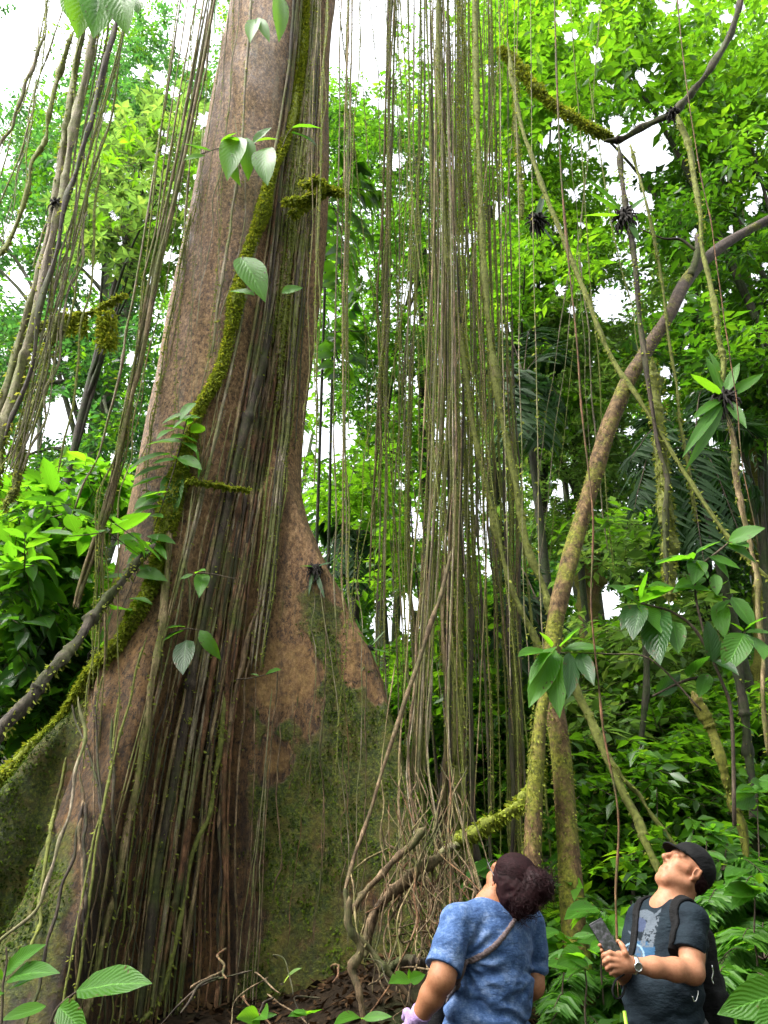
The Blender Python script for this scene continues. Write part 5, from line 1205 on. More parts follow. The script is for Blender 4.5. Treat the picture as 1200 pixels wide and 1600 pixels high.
def head(Fd, H, f, l, u, k=1.):
    """adds a head with a face to the field; f forward, l its left, u up"""
    f, l, u = (np.asarray(v, float) for v in (f, l, u)); A = np.stack([f, l, u])
    Q = lambda a, b, c: H + (f * a + l * b + u * c) * k
    Fd.ell(Q(-.012, 0, .045), np.array([.098, .077, .092]) * k, A, .02)
    Fd.ell(Q(.03, 0, -.04), np.array([.062, .06, .078]) * k, A, .03)
    Fd.cone(Q(.058, -.018, -.104), Q(.058, .018, -.104), .022 * k, .022 * k, .03)
    for s in (1, -1):
        Fd.cone(Q(-.01, .056 * s, -.055), Q(.055, .025 * s, -.1), .02 * k, .02 * k, .03)     # jaw
        Fd.cone(Q(.06, .044 * s, -.018), Q(.03, .062 * s, -.012), .02 * k, .018 * k, .025)   # cheek bone
        Fd.cone(Q(.083, .012 * s, .033), Q(.07, .05 * s, .032), .011 * k, .01 * k, .016)     # brow
        Fd.ell(Q(.093, .032 * s, .01), np.array([.02, .02, .013]) * k, A, .014, 'sub')
        Fd.ell(Q(.078, .032 * s, .01), np.array([.015, .019, .014]) * k, A, .008)            # lids
        Fd.cone(Q(.094, .011 * s, -.031), Q(.088, .014 * s, -.033), .0085 * k, .008 * k, .01)
        Fd.ell(Q(-.012, .079 * s, -.002), np.array([.02, .009, .033]) * k, np.stack([f * .95 + l * .3 * s, l * .95 - f * .3 * s, u]), .006)
        Fd.ell(Q(-.006, .087 * s, .002), np.array([.011, .006, .02]) * k, A, .004, 'sub')
        Fd.cone(Q(-.026, .078 * s, -.01), Q(-.02, .084 * s, .024), .005 * k, .006 * k, .006)
        Fd.cone(Q(-.008, .076 * s, -.034), Q(-.01, .077 * s, -.026), .007 * k, .006 * k, .006)
    Fd.cone(Q(.086, 0, .026), Q(.112, 0, -.022), .008 * k, .013 * k, .012)
    Fd.cone(Q(.086, -.018, -.062), Q(.086, .018, -.062), .0085 * k, .0085 * k, .009)
    Fd.cone(Q(.084, -.015, -.076), Q(.084, .015, -.076), .0095 * k, .0095 * k, .009)
    Fd.cone(Q(.098, -.016, -.069), Q(.098, .016, -.069), .003 * k, .003 * k, .004, 'sub')
    return Q

def face_tint(V, H, f, l, u):
    q = V - H; a, b, c = q @ f, q @ l, q @ u; t = np.full(len(V), .5)
    t += .4 * np.exp(-((a - .093) / .02) ** 2 - (b / .022) ** 2 - ((c + .069) / .014) ** 2)
    t -= .45 * np.exp(-((a - .08) / .03) ** 2 - ((np.abs(b) - .033) / .018) ** 2 - ((c - .036) / .007) ** 2)
    t -= .1 * np.exp(-((c + .09) / .03) ** 2) * (a > .0) * (np.abs(b) < .08)
    t -= .5 * np.exp(-((a - .09) / .02) ** 2 - (b / .022) ** 2 - ((c + .069) / .0035) ** 2)
    t -= .4 * np.exp(-((a - .098) / .012) ** 2 - ((np.abs(b) - .009) / .005) ** 2 - ((c + .038) / .005) ** 2)
    t -= .3 * np.exp(-((a - .02) / .012) ** 2 - ((c - .01) / .03) ** 2) * (np.abs(b) > .055)
    t += .12 * np.exp(-((np.abs(b) - .08) / .012) ** 2) * (np.abs(c) < .05)
    return np.clip(t, 0, 1)

def solid(Fd, name, mat, parent, tint=None, color=None):
    V, Fc = Fd.verts(); mb = MB(); mb.add(V, Fc, 0, .5 if tint is None else tint(V)); o = mb.build(name, mat, parent)
    if color is not None:
        ca = o.data.color_attributes.new('print', 'FLOAT_COLOR', 'POINT'); ca.data.foreach_set('color', color(V).astype(np.float32).ravel())
    return o

def eyes(Q, parent, f):
    for s in (1, -1):
        mb = MB(); c = Q(.0785, .032 * s, .0105); n = 10
        for r, m_, rad, z in ((.0125, 0, None, 0), (.0062, 1, None, .0082)):
            th, ph = np.meshgrid(np.linspace(0, math.pi, n), np.linspace(0, 2 * math.pi, 2 * n, endpoint=False), indexing='ij')
            P = np.stack([np.sin(th) * np.cos(ph), np.sin(th) * np.sin(ph), np.cos(th)], -1).reshape(-1, 3) * r + c + np.asarray(f) * z
            i = np.arange(n - 1)[:, None] * 2 * n; j = np.arange(2 * n)[None]; k = (j + 1) % (2 * n)
            mb.add(P, np.stack([i + j, i + k, i + 2 * n + k, i + 2 * n + j], -1).reshape(-1, 4), m_)
        mb.build('eye', [M['eye_white'], M['iris']], parent)

def legs(parent, hipL, hipR, gl, gr, fwd, wide=.095):
    Ft = Field(np.min([hipL, hipR, gl, gr], 0) - [.25, .25, .0], np.max([hipL, hipR, gl, gr], 0) + [.25, .25, .22], .013)
    boots = []
    for h, g0 in ((hipL, gl), (hipR, gr)):
        kn = h * .5 + g0 * .5 + fwd * .03
        Ft.chain([h + [0, 0, .03], kn, g0 + [0, 0, .1]], [wide, .07, .055], .03)
    Ft.ell((hipL + hipR) / 2 + [0, 0, .06], (.17, .14, .13), None, .05)
    solid(Ft, 'trousers', M['trousers'], parent)
    for g0 in (gl, gr):
        Fb = Field(g0 - [.2, .2, .03], g0 + [.2, .2, .2], .01)
        Fb.cone(g0 + [0, 0, .13], g0 + [0, 0, .05], .055, .05, .02); Fb.cone(g0 - fwd * .03 + [0, 0, .035], g0 + fwd * .14 + [0, 0, .03], .045, .04, .03)
        solid(Fb, 'boot', M['boot'], parent)

def ring(mb, c, axis, r, w, th, mat=0, n=28, squash=None):
    """a flat band round an axis"""
    axis = nrm(np.asarray(axis, float)); a = nrm(np.cross(axis, [.3, .2, 1])); b = np.cross(axis, a)
    t = np.linspace(0, 2 * math.pi, n, endpoint=False)
    V = []
    for rr, z in ((r, -w), (r + th, -w * .8), (r + th, w * .8), (r, w)):
        V.append(c + (np.cos(t)[:, None] * a + np.sin(t)[:, None] * b) * rr + axis * z)
    V = np.concatenate(V); F_ = []
    for q in range(4):
        i = np.arange(n); k = (i + 1) % n; p, s = q * n, ((q + 1) % 4) * n
        F_.append(np.stack([p + i, p + k, s + k, s + i], -1))
    mb.add(V, F_, mat)

def box(mb, c, ax, h, mat=0, bev=.15):
    """a box with bevelled edges: axes ax, half sizes h"""
    ax = np.asarray(ax, float); h = np.asarray(h, float); bm = __import__('bmesh').new()
    import bmesh
    bmesh.ops.create_cube(bm, size=2)
    for v in bm.verts: v.co = Vector((v.co.x * h[0], v.co.y * h[1], v.co.z * h[2]))
    bmesh.ops.bevel(bm, geom=bm.edges[:], offset=min(h) * bev * 2, segments=3, affect='EDGES', profile=.6)
    bm.verts.index_update(); V = np.array([v.co[:] for v in bm.verts]) @ ax + c
    by = {}
    for f in bm.faces: by.setdefault(len(f.verts), []).append([v.index for v in f.verts])
    mb.add(V, [np.array(x) for x in by.values()], mat); bm.free()

Zu = np.array([0, 0, 1.])
# ---------------------------------------------------------------- the man
def man():
    D0 = 3.9; J = lambda x, y, d=0.: at(x, y, D0 + d)
    fh = nrm(np.array([-.82, -.57, 0])); lf = np.cross(Zu, fh)
    hh = nrm(np.array([-.97, -.22, 0])); pit = math.radians(47)
    f = hh * math.cos(pit) + Zu * math.sin(pit); u = -hh * math.sin(pit) + Zu * math.cos(pit); l = np.cross(Zu, hh)
    H = J(1070, 1363); A = np.stack([fh, lf, Zu])
    foot = J(1045, 1500); base = np.array([foot[0], foot[1], float(gz(foot[0], foot[1]))])
    root = thing('person', base, 'man in a dark printed T-shirt and black cap holding a phone and looking straight up', 'person')
    # skin: one continuous body
    B = Field((J(1040, 1400) + [-.42, -.48, 0])[:3] * [1, 1, 0] + [0, 0, .55], (J(1040, 1400) + [.42, .42, 0]) * [1, 1, 0] + [0, 0, 1.86], .0045)
    Q = head(B, H, f, l, u)
    B.cone(Q(-.03, 0, -.03), J(1052, 1415, .0), .058, .066, .03)
    B.cone(Q(.0, 0, -.075), J(1040, 1412, -.02), .045, .05, .03)
    B.ell(J(1046, 1480), (.1, .15, .2), A, .05); B.ell(J(1040, 1570), (.12, .15, .2), A, .05)
    B.cone(J(1052, 1418), J(1082, 1440, -.14), .05, .055, .03); B.cone(J(1045, 1418), J(1006, 1437, .15), .05, .055, .03)
    B.chain([J(1083, 1440, -.14), J(1081, 1490, -.2), J(1082, 1519, -.23)], [.052, .05, .046], .02)
    B.chain([J(1082, 1518, -.23), J(1055, 1515, -.26), J(1022, 1511, -.28), J(990, 1508, -.29)], [.046, .043, .037, .027], .02)
    B.chain([J(1004, 1438, .15), J(988, 1495, .12), J(984, 1530, .08)], [.056, .05, .046], .02)
    B.chain([J(984, 1530, .08), J(968, 1512, -.08), J(955, 1497, -.2)], [.046, .04, .028], .02)
    # near hand closed round the phone
    B.chain([J(990, 1508, -.29), J(978, 1505, -.3), J(966, 1504, -.3)], [.028, .031, .03], .015, flat=((0.1, -1, .2), 1.35))
    B.cone(J(968, 1494, -.3), J(967, 1515, -.3), .02, .02, .015)
    for pts, r in (([(965, 1493, -.31), (953, 1489, -.31), (945, 1492, -.3), (943, 1497, -.27)], .0098), ([(965, 1501, -.315), (952, 1499, -.315), (945, 1503, -.3), (944, 1508, -.27)], .0098),
                   ([(966, 1509, -.315), (955, 1509, -.315), (949, 1513, -.3), (949, 1516, -.27)], .0092), ([(968, 1516, -.31), (960, 1518, -.31), (955, 1521, -.3), (955, 1523, -.275)], .0082),
                   ([(982, 1501, -.31), (977, 1489, -.32), (973, 1479, -.31), (969, 1473, -.3)], .0108)):
        B.chain([J(*p) for p in pts], [r * 1.12, r * 1.05, r, r * .85], .006)
    # far hand under the phone, its finger tips past the edge
    B.chain([J(955, 1497, -.2), J(953, 1488, -.235)], [.03, .032], .015)
    for pts in ([(950, 1482, -.235), (941, 1478, -.25), (937, 1477, -.275)], [(950, 1488, -.235), (943, 1486, -.25), (940, 1485, -.275)], [(951, 1494, -.235), (945, 1494, -.25), (942, 1493, -.275)],
                [(952, 1499, -.235), (948, 1500, -.25), (946, 1499, -.27)], [(958, 1482, -.235), (966, 1475, -.255), (966, 1470, -.28)]):
        B.chain([J(*p) for p in pts], [.0095, .009, .0078], .006)
    body = solid(B, 'body', M['skin_man'], root, lambda V: face_tint(V, H, f, l, u))
    eyes(Q, root, f)
    # shirt
    S = Field(J(1045, 1480) * [1, 1, 0] + [-.4, -.45, .8], J(1045, 1480) * [1, 1, 0] + [.4, .42, 1.56], .005)
    S.ell(J(1048, 1462, .0), (.12, .17, .16), A, .04); S.ell(J(1040, 1520, .0), (.138, .165, .19), A, .05); S.ell(J(1032, 1572, -.02), (.145, .165, .2), A, .06)
    S.ell(J(1046, 1640), (.15, .185, .17), A, .05)
    S.cone(J(1050, 1424), J(1082, 1438, -.14), .062, .07, .04); S.cone(J(1046, 1424), J(1006, 1436, .15), .062, .07, .04)
    SL = S.like(); SL.chain([J(1080, 1436, -.13), J(1083, 1440, -.145), J(1078, 1470, -.185), J(1074, 1500, -.21)], [.055, .062, .066, .069], .01)
    S.chain([J(1004, 1438, .15), J(992, 1488, .12)], [.07, .072], .03)
    sl, X = S.grid()
    n_ = fbm(X * np.array([7, 7, 11], np.float32), 61, 3); S.d = S.d + .005 * n_ + .004 * np.sin(X[..., 2] * 60 + 4 * n_) * np.clip((1.25 - X[..., 2]) / .1, 0, 1)
    a_ = nrm(J(1078, 1500, -.21) - J(1083, 1440, -.145))
    SL.d = np.maximum(SL.d + .004 * n_, (X - J(1077, 1489, -.2).astype(np.float32)) @ a_.astype(np.float32))
    S.put((slice(None),) * 3, SL.d, .018, 'add'); SD = S.d.copy()
    S.d[:, :, :2] = .05
    # neck opening
    nk = J(1050, 1400, -.005); S.ell(nk, (.075, .078, .05), A, .006, 'sub')
    def pr(V):
        x, y = proj(V); c = np.zeros((len(V), 4)); front = ((V - J(1046, 1500)) @ fh) > -.02
        nz_ = noise(V * 160, 7)
        def put(mask, col, a=1.):
            m_ = mask & front; c[m_, :3] = col; c[m_, 3] = a
        put(((x - 1004) / 20) ** 2 + ((y - 1488) / 20) ** 2 < 1 + .2 * nz_, (.018, .06, .12), .8)
        put((((x - 1008) / 18) ** 2 + ((y - 1439) / 18) ** 2 < 1) & (((x - 1000) / 11.5) ** 2 + ((y - 1445) / 12) ** 2 > 1), (.075, .09, .11), .7)
        put(((x - 1000) / 11) ** 2 + ((y - 1445) / 11.5) ** 2 < 1, (.03, .04, .075), .9)
        tor = (y > 1432) & (y < 1480) & (x > 1013 - (y - 1432) * .3) & (x < 1031 - (y - 1432) * .22)
        put(tor & (nz_ > -.25), (.085, .1, .12), .75)
        put((np.abs((y - 1430) + (x - 1024) * .9) < 3) & (x > 1016) & (x < 1033), (.075, .09, .11), .7)
        put((np.abs((y - 1462) - (x - 990) * .9) < 2.2) & (x > 982) & (x < 999), (.07, .085, .11), .7)
        e = ((x - 988) / 18) ** 2 + ((y - 1494) / 20) ** 2
        put((e < .85) & (nz_ > .05), (.05, .065, .09), .8); put((e > .85) & (e < 1.15), (.13, .2, .26), .85)
        return c
    solid(S, 'shirt', M['shirt_dark'], root, color=pr)
    hl, hr = J(1050, 1640) + lf * .1, J(1050, 1640) - lf * .1
    gl, gr = base + lf * .12, base - lf * .12 + fh * .08
    legs(root, hl * [1, 1, 0] + [0, 0, .92], hr * [1, 1, 0] + [0, 0, .92], np.array([gl[0], gl[1], float(gz(*gl[:2]))]), np.array([gr[0], gr[1], float(gz(*gr[:2]))]), fh)
    # cap: a shell over the skull with a curved peak; short hair below it
    K = Field(H - .24, H + .24, .0045); Ah = np.stack([f, l, u])
    K.ell(Q(-.012, 0, .05), (.11, .09, .1), Ah, 0); sl2, Y = K.grid(); y = Y - H.astype(np.float32)
    ff, uu, ll = y @ f.astype(np.float32), y @ u.astype(np.float32), y @ l.astype(np.float32)
    K.d = np.maximum(K.d, -(uu - .036 - ff * .12 + .03 * np.clip(-ff, 0, .1) / .1))
    bz = uu - (.062 - .9 * np.clip(ff - .08, 0, .2) * .5 - 5.5 * ll ** 2)
    br = np.maximum(np.abs(bz) - .0045, np.sqrt(((ff - .075) / 1.0) ** 2 + (ll / .95) ** 2) - .072)
    br = np.maximum(br, -(ff - .06)); K.d = np.minimum(K.d, br)
    solid(K, 'cap', M['black_cloth'], root)
    Hr = Field(H - .22, H + .22, .005); Hr.ell(Q(-.018, 0, .02), (.1, .083, .1), Ah, 0)
    sl3, Y = Hr.grid(); y = Y - H.astype(np.float32); ff, uu = y @ f.astype(np.float32), y @ u.astype(np.float32)
    Hr.d = np.maximum(Hr.d, ff + .035 - .12 * np.clip(uu, 0, .1)) + .004 * noise(Y * 130, 3)
    solid(Hr, 'hair', M['hair'], root)
    wb = MB(); wa = J(1022, 1511, -.28) - J(990, 1508, -.29); wc = J(992, 1508, -.29)
    ring(wb, wc, wa, .031, .009, .004, 0); t_ = nrm(np.array([-.05, -.9, -.1])); t_ = nrm(t_ - nrm(wa) * (t_ @ nrm(wa)))
    ring(wb, wc + t_ * .034, t_, .0135, .004, .004, 0)
    a1 = nrm(wa); a2 = np.cross(t_, a1); th = np.linspace(0, 2 * math.pi, 24, endpoint=False)
    wb.add(wc + t_ * .0365 + (np.cos(th)[:, None] * a1 + np.sin(th)[:, None] * a2) * .0138, [np.arange(24)[None]], 1)
    wb.build('watch', [M['steel'], M['dial']], root)
    # rucksack: a thing of its own, its straps hugging the shirt
    bk = -fh; bc = J(1046, 1548) + bk * .175
    R = Field(bc - [.32, .32, .34], bc + [.32, .32, .34], .008)
    R.box(bc, (.075, .125, .255), np.stack([bk, lf, Zu]), .06, .02); R.box(bc + bk * .06 - [0, 0, .07], (.05, .105, .14), np.stack([bk, lf, Zu]), .04, .03)
    for s in (1, -1): R.box(bc + lf * s * .125 - [0, 0, .1], (.05, .025, .1), np.stack([bk, lf, Zu]), .02, .02)
    sl4, Y = R.grid(); R.d = R.d + .004 * fbm(Y * 12, 14, 3)
    rp = thing('backpack', bc - [0, 0, .26], 'black backpack worn by the man in the cap', 'backpack')
    solid(R, 'bag', M['black_cloth'], rp)
    for s, pts in ((1, [(1094, 1462, .0), (1085, 1432, -.04), (1070, 1414, -.07), (1052, 1424, -.14), (1043, 1445, -.18), (1043, 1478, -.2), (1062, 1512, -.14)]),
                   (-1, [(1060, 1440, .22), (1040, 1410, .12), (1012, 1418, .1), (994, 1436, .05), (983, 1462, .0), (977, 1500, -.03), (985, 1545, .06)])):
        K2 = S.like(); pp = S.snap(spline([J(*p) for p in pts], 26), SD)
        K2.chain(pp, [.026] * 26, .0)
        K2.d = np.maximum(np.maximum(K2.d, SD - .013), -(SD - .001))
        solid(K2, 'strap', M['black_cloth'], rp)
    zp = MB(); tube(zp, path([(1112, 1508), (1114, 1520), (1112, 1530), (1115, 1538)], D0 - .06, 14), .004, 6, 0); zp.build('zip_pull', M['steel'], rp)
    cb = MB(); tube(cb, path([(1082, 1556), (1084, 1564), (1088, 1563), (1091, 1552), (1090, 1548)], D0 - .22, 20), .0022, 6, 0); cb.build('carabiner', M['steel'], rp)
    # phone
    la = nrm(J(932, 1443, -.27) - J(957, 1490, -.27) + np.array([0, .035, 0])); sa = nrm(J(944, 1438, -.27) - J(923, 1448, -.27)); na = nrm(np.cross(sa, la)); sa = np.cross(la, na)
    if na[1] > 0: na = -na
    pc = J(946, 1467, -.268); ph = MB(); box(ph, pc, np.stack([sa, la, na]), (.0315, .075, .0042), 0, .3)
    pr_ = thing('phone', pc, 'black smartphone with a dark picture on its screen held by the man', 'phone'); ph.build('case', M['black_plastic'], pr_)
    m, nt, out = newmat('phone_screen'); g = G(nt); tc = g.n('TexCoord').outputs['Object']
    c = g.ramp(g.noise(60, 5, .7, tc), [(.38, (.005, .007, .006)), (.52, (.06, .075, .06)), (.62, (.2, .18, .22))])
    p = g.n('BsdfPrincipled', {'Roughness': .2, 'Specular IOR Level': .2, 'Emission Strength': .14}); p.inputs['Base Color'].default_value = (.01, .01, .01, 1); g.link(c, p.inputs['Emission Color']); g.link(p.outputs[0], out.inputs[0])
    sc = MB(); box(sc, pc + na * .0043, np.stack([sa, la, na]), (.0295, .066, .0006), 0, .3); sc.build('screen', m, pr_)
    # walking pole and its wrist loop, hanging at his hip
    tp = J(974, 1566, -.2); pl = thing('walking_pole', np.array([tp[0], tp[1], float(gz(tp[0], tp[1]))]), 'lime green walking pole hanging in front of the man', 'walking pole')
    b = MB(); tube(b, np.array([tp + [0, 0, -.03], [tp[0] + .02, tp[1], float(gz(tp[0], tp[1]))]]), .007, 10, 0); b.build('shaft', M['lime'], pl)
    lp = path([(975, 1522), (962, 1532), (957, 1548), (962, 1560), (972, 1556), (978, 1540)], D0 - .22, 24); b = MB()
    for o_ in np.linspace(-.008, .008, 5): tube(b, lp + [0, o_, 0], .0028, 5, 0)
    b.build('wrist_loop', M['black_cloth'], pl)
man()

# ---------------------------------------------------------------- the woman
def woman():
    D0 = 3.4; J = lambda x, y, d=0.: at(x, y, D0 + d)
    fh = nrm(np.array([-.6, .8, 0])); lf = np.cross(Zu, fh); A = np.stack([fh, lf, Zu])
    hh = nrm(np.array([-.5, .86, 0])); pit = math.radians(46)
    f = hh * math.cos(pit) + Zu * math.sin(pit); u = -hh * math.sin(pit) + Zu * math.cos(pit); l = np.cross(Zu, hh)
    H = J(795, 1383, .0)
    foot = J(775, 1500); base = np.array([foot[0], foot[1], float(gz(foot[0], foot[1]))])
    root = thing('person', base, 'woman seen from behind in a mottled blue T-shirt with dark tied up hair', 'person')
    B = Field(J(775, 1480) * [1, 1, 0] + [-.45, -.42, .55], J(775, 1480) * [1, 1, 0] + [.42, .45, 1.82], .0048)
    Q = head(B, H, f, l, u, .97)
    B.cone(Q(-.03, 0, -.04), J(775, 1418), .052, .058, .03); B.ell(J(772, 1480), (.09, .14, .2), A, .05); B.ell(J(765, 1570), (.1, .14, .2), A, .05)
    B.cone(J(774, 1424), J(714, 1442, -.1), .045, .05, .03); B.cone(J(774, 1424), J(826, 1442, .1), .045, .05, .03)
    B.chain([J(712, 1442, -.1), J(698, 1500, -.17), J(690, 1530, -.19)], [.053, .05, .046], .02)
    B.chain([J(690, 1528, -.19), J(675, 1556, -.16), J(654, 1590, -.12)], [.046, .043, .031], .02)
    B.chain([J(828, 1442, .1), J(834, 1500, .12), J(832, 1540, .1)], [.052, .048, .044], .02)
    B.chain([J(832, 1540, .1), J(815, 1560, .22), J(790, 1570, .33)], [.044, .038, .028], .02)
    def hand(w, d, pn, r=.0085, curl=.5):
        d = nrm(d); pn = nrm(pn - d * (pn @ d)); s = np.cross(d, pn); out = []
        B.chain([w, w + d * .045, w + d * .085], [.027, .034, .03], .015, flat=(pn, 1.6))
        for k, (o, ln) in enumerate(((-.03, .07), (-.01, .08), (.01, .075), (.03, .06))):
            a = w + d * .088 + s * o; b_ = a + (d * (1 - curl * .4) + pn * curl * .5) * ln * .5; c = b_ + (d * (1 - curl) + pn * curl) * ln * .5
            B.chain([a, b_, c], [r * 1.1, r, r * .85], .006)
        a = w + d * .03 - s * .03; B.chain([a, a - s * .025 + d * .02 + pn * .01, a - s * .03 + d * .055 + pn * .02], [r * 1.4, r * 1.2, r], .008)
    hd = J(640, 1614, -.07) - J(654, 1590, -.12)
    hand(J(654, 1590, -.12), hd, np.array([.6, .5, .1])); hand(J(790, 1570, .33), np.array([-.8, .3, .1]), np.array([0, -.2, 1.]))
    solid(B, 'body', M['skin_woman'], root, lambda V: face_tint(V, H, f, l, u))
    eyes(Q, root, f)
    S = Field(J(772, 1480) * [1, 1, 0] + [-.42, -.4, .82], J(772, 1480) * [1, 1, 0] + [.42, .42, 1.56], .005)
    S.ell(J(772, 1465), (.115, .175, .15), A, .05); S.ell(J(769, 1525), (.12, .165, .18), A, .06); S.ell(J(760, 1600), (.135, .18, .18), A, .06); S.ell(J(755, 1660), (.13, .185, .13), A, .05)
    S.cone(J(775, 1425), J(716, 1440, -.1), .05, .064, .04); S.cone(J(775, 1425), J(825, 1442, .1), .05, .062, .04)
    SL = S.like(); SL.chain([J(722, 1436, -.09), J(714, 1442, -.1), J(702, 1480, -.15), J(690, 1522, -.175)], [.056, .064, .066, .071], .01); S.chain([J(827, 1444, .1), J(833, 1500, .12)], [.06, .062], .03)
    sl, X = S.grid(); n_ = fbm(X * np.array([6, 6, 9], np.float32), 71, 3)
    low = np.clip((1.33 - X[..., 2]) / .1, 0, 1)
    S.d = S.d + .004 * n_ + low * (.0075 * np.sin((X[..., 2] + .35 * (X[..., 0] - .4)) * 62 + 5 * n_) + .004 * n_)
    c_ = J(700, 1505, -.15)                                            # creases running into the armpit
    dd = X - J(722, 1500, -.12).astype(np.float32); an = np.arctan2(dd[..., 2], dd[..., 0]); rd = np.sqrt((dd ** 2).sum(-1))
    S.d = S.d + .005 * np.sin(an * 15) * np.exp(-((rd - .1) / .06) ** 2)
    a_ = nrm(J(691, 1516, -.17) - J(714, 1442, -.1))
    SL.d = np.maximum(SL.d + .004 * n_, (X - J(691, 1514, -.17).astype(np.float32)) @ a_.astype(np.float32))
    S.put((slice(None),) * 3, SL.d, .018, 'add'); SD = S.d.copy()
    S.ell(J(774, 1402), (.06, .065, .045), A, .006, 'sub'); S.d[:, :, :2] = .05
    solid(S, 'shirt', M['shirt_blue'], root)
    hl, hr = J(762, 1640) + lf * .09, J(762, 1640) - lf * .09
    gl, gr = base + lf * .1, base - lf * .1 + fh * .1
    legs(root, hl * [1, 1, 0] + [0, 0, .9], hr * [1, 1, 0] + [0, 0, .9], np.array([gl[0], gl[1], float(gz(*gl[:2]))]), np.array([gr[0], gr[1], float(gz(*gr[:2]))]), fh)
    # lilac glove
    Gf = B.like(B.d - .004)
    sl5, Y = Gf.grid(); wl = J(660, 1580, -.13); hdn = nrm(hd)
    Gf.d = np.maximum(Gf.d, -((Y - wl.astype(np.float32)) @ hdn.astype(np.float32))); Gf.d = np.maximum(Gf.d, np.sqrt(((Y - J(645, 1605, -.09).astype(np.float32)) ** 2).sum(-1)) - .125)
    Gf.d = Gf.d + .0015 * noise(Y * 60, 4)
    solid(Gf, 'glove', M['glove'], root)
    # hair: mass over the skull, a frizzy bun, and strands
    Ah = np.stack([f, l, u]); Hf = Field(H - .3, H + .3, .005)
    Hf.ell(Q(-.022, 0, .042), (.104, .088, .1), Ah, 0); Hf.ell(Q(-.06, 0, -.03), (.06, .075, .08), Ah, .04)
    bun = J(841, 1384, -.1)
    sl6, Y = Hf.grid(); y = Y - H.astype(np.float32); ff, uu = y @ f.astype(np.float32), y @ u.astype(np.float32)
    Hf.d = np.maximum(Hf.d, ff - .028 - .5 * np.clip(uu, 0, .12))
    Hf.ell(bun, (.058, .055, .058), None, .03); Hf.ell(J(822, 1408, -.1), (.05, .05, .05), None, .03); Hf.cone(J(812, 1385, -.06), bun, .055, .05, .03); Hf.cone(J(806, 1410, -.04), J(806, 1432, -.06), .035, .016, .03)
    Hf.d = Hf.d + .003 * fbm(Y * 45, 8, 2) + .0012 * np.sin((Y @ nrm(np.cross(bun - H, f)).astype(np.float32)) * 700 + 3 * noise(Y * 20, 2))
    V, Fc = Hf.verts(); mb = MB(); mb.add(V, Fc)
    for q in range(1500):                                              # curls of the bun
        d = nrm(rng.normal(size=3)); a = (bun if q % 4 else J(820, 1410, -.1)) + d * .048; t = np.linspace(0, 1, 10); k1 = nrm(np.cross(d, rng.normal(size=3))); k2 = np.cross(d, k1)
        ln = rng.uniform(.004, .024) if q % 7 else rng.uniform(.03, .06); tw = rng.uniform(4, 9)
        tube(mb, a + d * (t * ln)[:, None] + (k1 * np.cos(t * tw)[:, None] + k2 * np.sin(t * tw)[:, None]) * .008, .0008, 3, 0, cap=False)
    for q in range(520):                                              # strands combed back to the bun
        a1, a2 = rng.uniform(-1, 1), rng.uniform(.0, 1)
        P = [Q(.05 - .03 * a2, a1 * .08, .06 + .05 * a2 * (1 - a1 * a1)), Q(-.01, a1 * .07, .135 * math.sqrt(max(0, 1 - a1 * a1 * .8))), bun + rng.normal(0, .02, 3)]
        C = spline(P, 14); c0 = Q(-.022, 0, .042); w = (C - c0); e = np.stack([w @ f / .107, w @ l / .0905, w @ u / .103], -1); s_ = np.linalg.norm(e, axis=1)
        C = c0 + w / np.maximum(s_, .05)[:, None] * np.where(s_ < 1.4, np.clip(s_, 1., 1.03), s_)[:, None]
        tube(mb, C, .0008, 3, 0, cap=False)
    mb.build('hair', M['hair'], root)
    gb = MB()
    for s in (1, -1):
        tube(gb, spline([Q(-.012, .082 * s, .03), Q(.04, .079 * s, .03), Q(.1, .068 * s, .028)], 12), .0022, 6, 0)
        t = np.linspace(0, 2 * math.pi, 20); tube(gb, np.array([Q(.104 - .012 * abs(math.cos(x)) , (.034 + .028 * math.cos(x)) * s, .01 + .021 * math.sin(x)) for x in t]), .002, 6, 0)
    tube(gb, np.array([Q(.108, -.008, .014), Q(.112, 0, .016), Q(.108, .008, .014)]), .002, 6, 0); gb.build('glasses', M['glass_frame'], root)
    # strap slung over her back
    st = thing('shoulder_bag', J(720, 1570, .12), 'dark woven bag strap slung across the back of the blue T-shirt', 'bag')
    K2 = S.like()
    pts = [(812, 1424, .0), (802, 1440, -.1), (785, 1472, -.16), (758, 1502, -.19), (728, 1530, -.17), (700, 1550, -.06), (688, 1560, .06)]
    K2.chain(S.snap(spline([J(*p) for p in pts], 24), SD), np.linspace(.009, .014, 24), .0); K2.d = np.maximum(np.maximum(K2.d, SD - .012), -(SD + .002))
    sl7, Y = K2.grid(); K2.d = K2.d + .0015 * np.sin(Y[..., 2] * 500 + Y[..., 0] * 300)
    solid(K2, 'strap', M['strap'], st)
    Pk = Field(J(700, 1580, .2) - .2, J(700, 1580, .2) + .2, .008); Pk.box(J(700, 1585, .2), (.05, .1, .08), A, .03, .01); solid(Pk, 'pouch', M['black_cloth'], st)
woman()
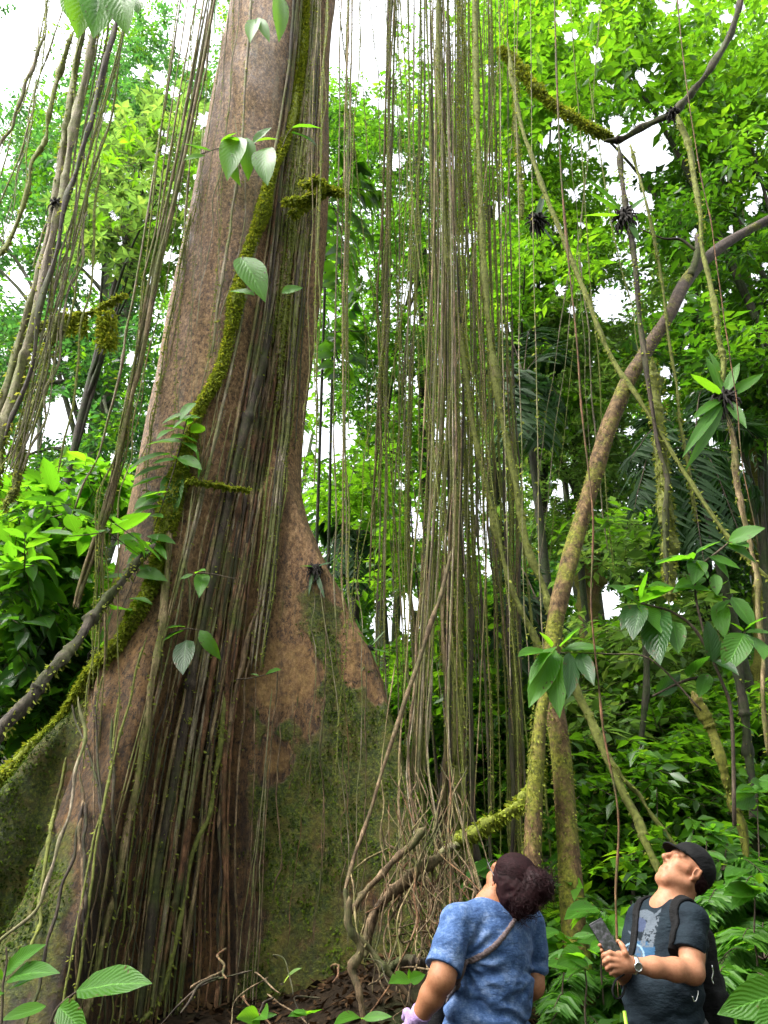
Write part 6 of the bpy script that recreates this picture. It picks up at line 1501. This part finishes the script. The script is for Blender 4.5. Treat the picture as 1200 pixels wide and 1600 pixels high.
# ------------------------------------------------------------------ camera, sky, sun
cam = bpy.data.cameras.new('camera'); co = bpy.data.objects.new('camera', cam); COL.objects.link(co)
co.location = (0, 0, CAMZ); co.rotation_euler = (math.pi / 2 + PITCH, 0, 0)
cam.sensor_fit = 'VERTICAL'; cam.sensor_height = 24; cam.lens = F / 1600 * 24; cam.clip_end = 500; cam.clip_start = .05
SC.camera = co
SUN_EL, SUN_AZ = math.radians(56), math.radians(-112)                 # high, to the left and a little behind
w = bpy.data.worlds.new('World'); SC.world = w; w.use_nodes = True
nt = w.node_tree; nt.nodes.clear(); g = G(nt)
sky = g.n('TexSky', sky_type='NISHITA'); sky.sun_disc = False; sky.sun_elevation = SUN_EL; sky.sun_rotation = SUN_AZ
sky.air_density = 1.0; sky.dust_density = 4.0; sky.ozone_density = 1.0
hs = g.n('HueSaturation', {'Saturation': .18, 'Value': 1.0}); g.link(sky.outputs[0], hs.inputs['Color'])
bg = g.n('Background', {'Strength': SKY_STRENGTH}); g.link(hs.outputs[0], bg.inputs[0])
ow = g.n('OutputWorld'); g.link(bg.outputs[0], ow.inputs[0])
sl = bpy.data.lights.new('sun', 'SUN'); sl.energy = SUN_STRENGTH; sl.angle = math.radians(40); sl.color = (1, .96, .88)
so = bpy.data.objects.new('sun', sl); COL.objects.link(so)
sd = Vector((math.cos(SUN_EL) * math.sin(SUN_AZ), math.cos(SUN_EL) * math.cos(SUN_AZ), math.sin(SUN_EL)))
so.rotation_euler = sd.to_track_quat('Z', 'Y').to_euler(); so.location = (0, 0, 30)
vs = SC.view_settings; SC.display_settings.display_device = 'sRGB'
vs.view_transform = 'Standard'; vs.look = 'None'; vs.gamma = 1; vs.use_curve_mapping = False; vs.exposure = EXPOSURE
SC.render.engine = 'CYCLES'
cy = SC.cycles; cy.max_bounces = 8; cy.diffuse_bounces = 4; cy.glossy_bounces = 2; cy.transmission_bounces = 4; cy.transparent_max_bounces = 4
cy.use_denoising = True; cy.denoiser = 'OPENIMAGEDENOISE'; cy.denoising_input_passes = 'RGB_ALBEDO_NORMAL'
cy.sample_clamp_indirect = 6
SC.render.film_transparent = False
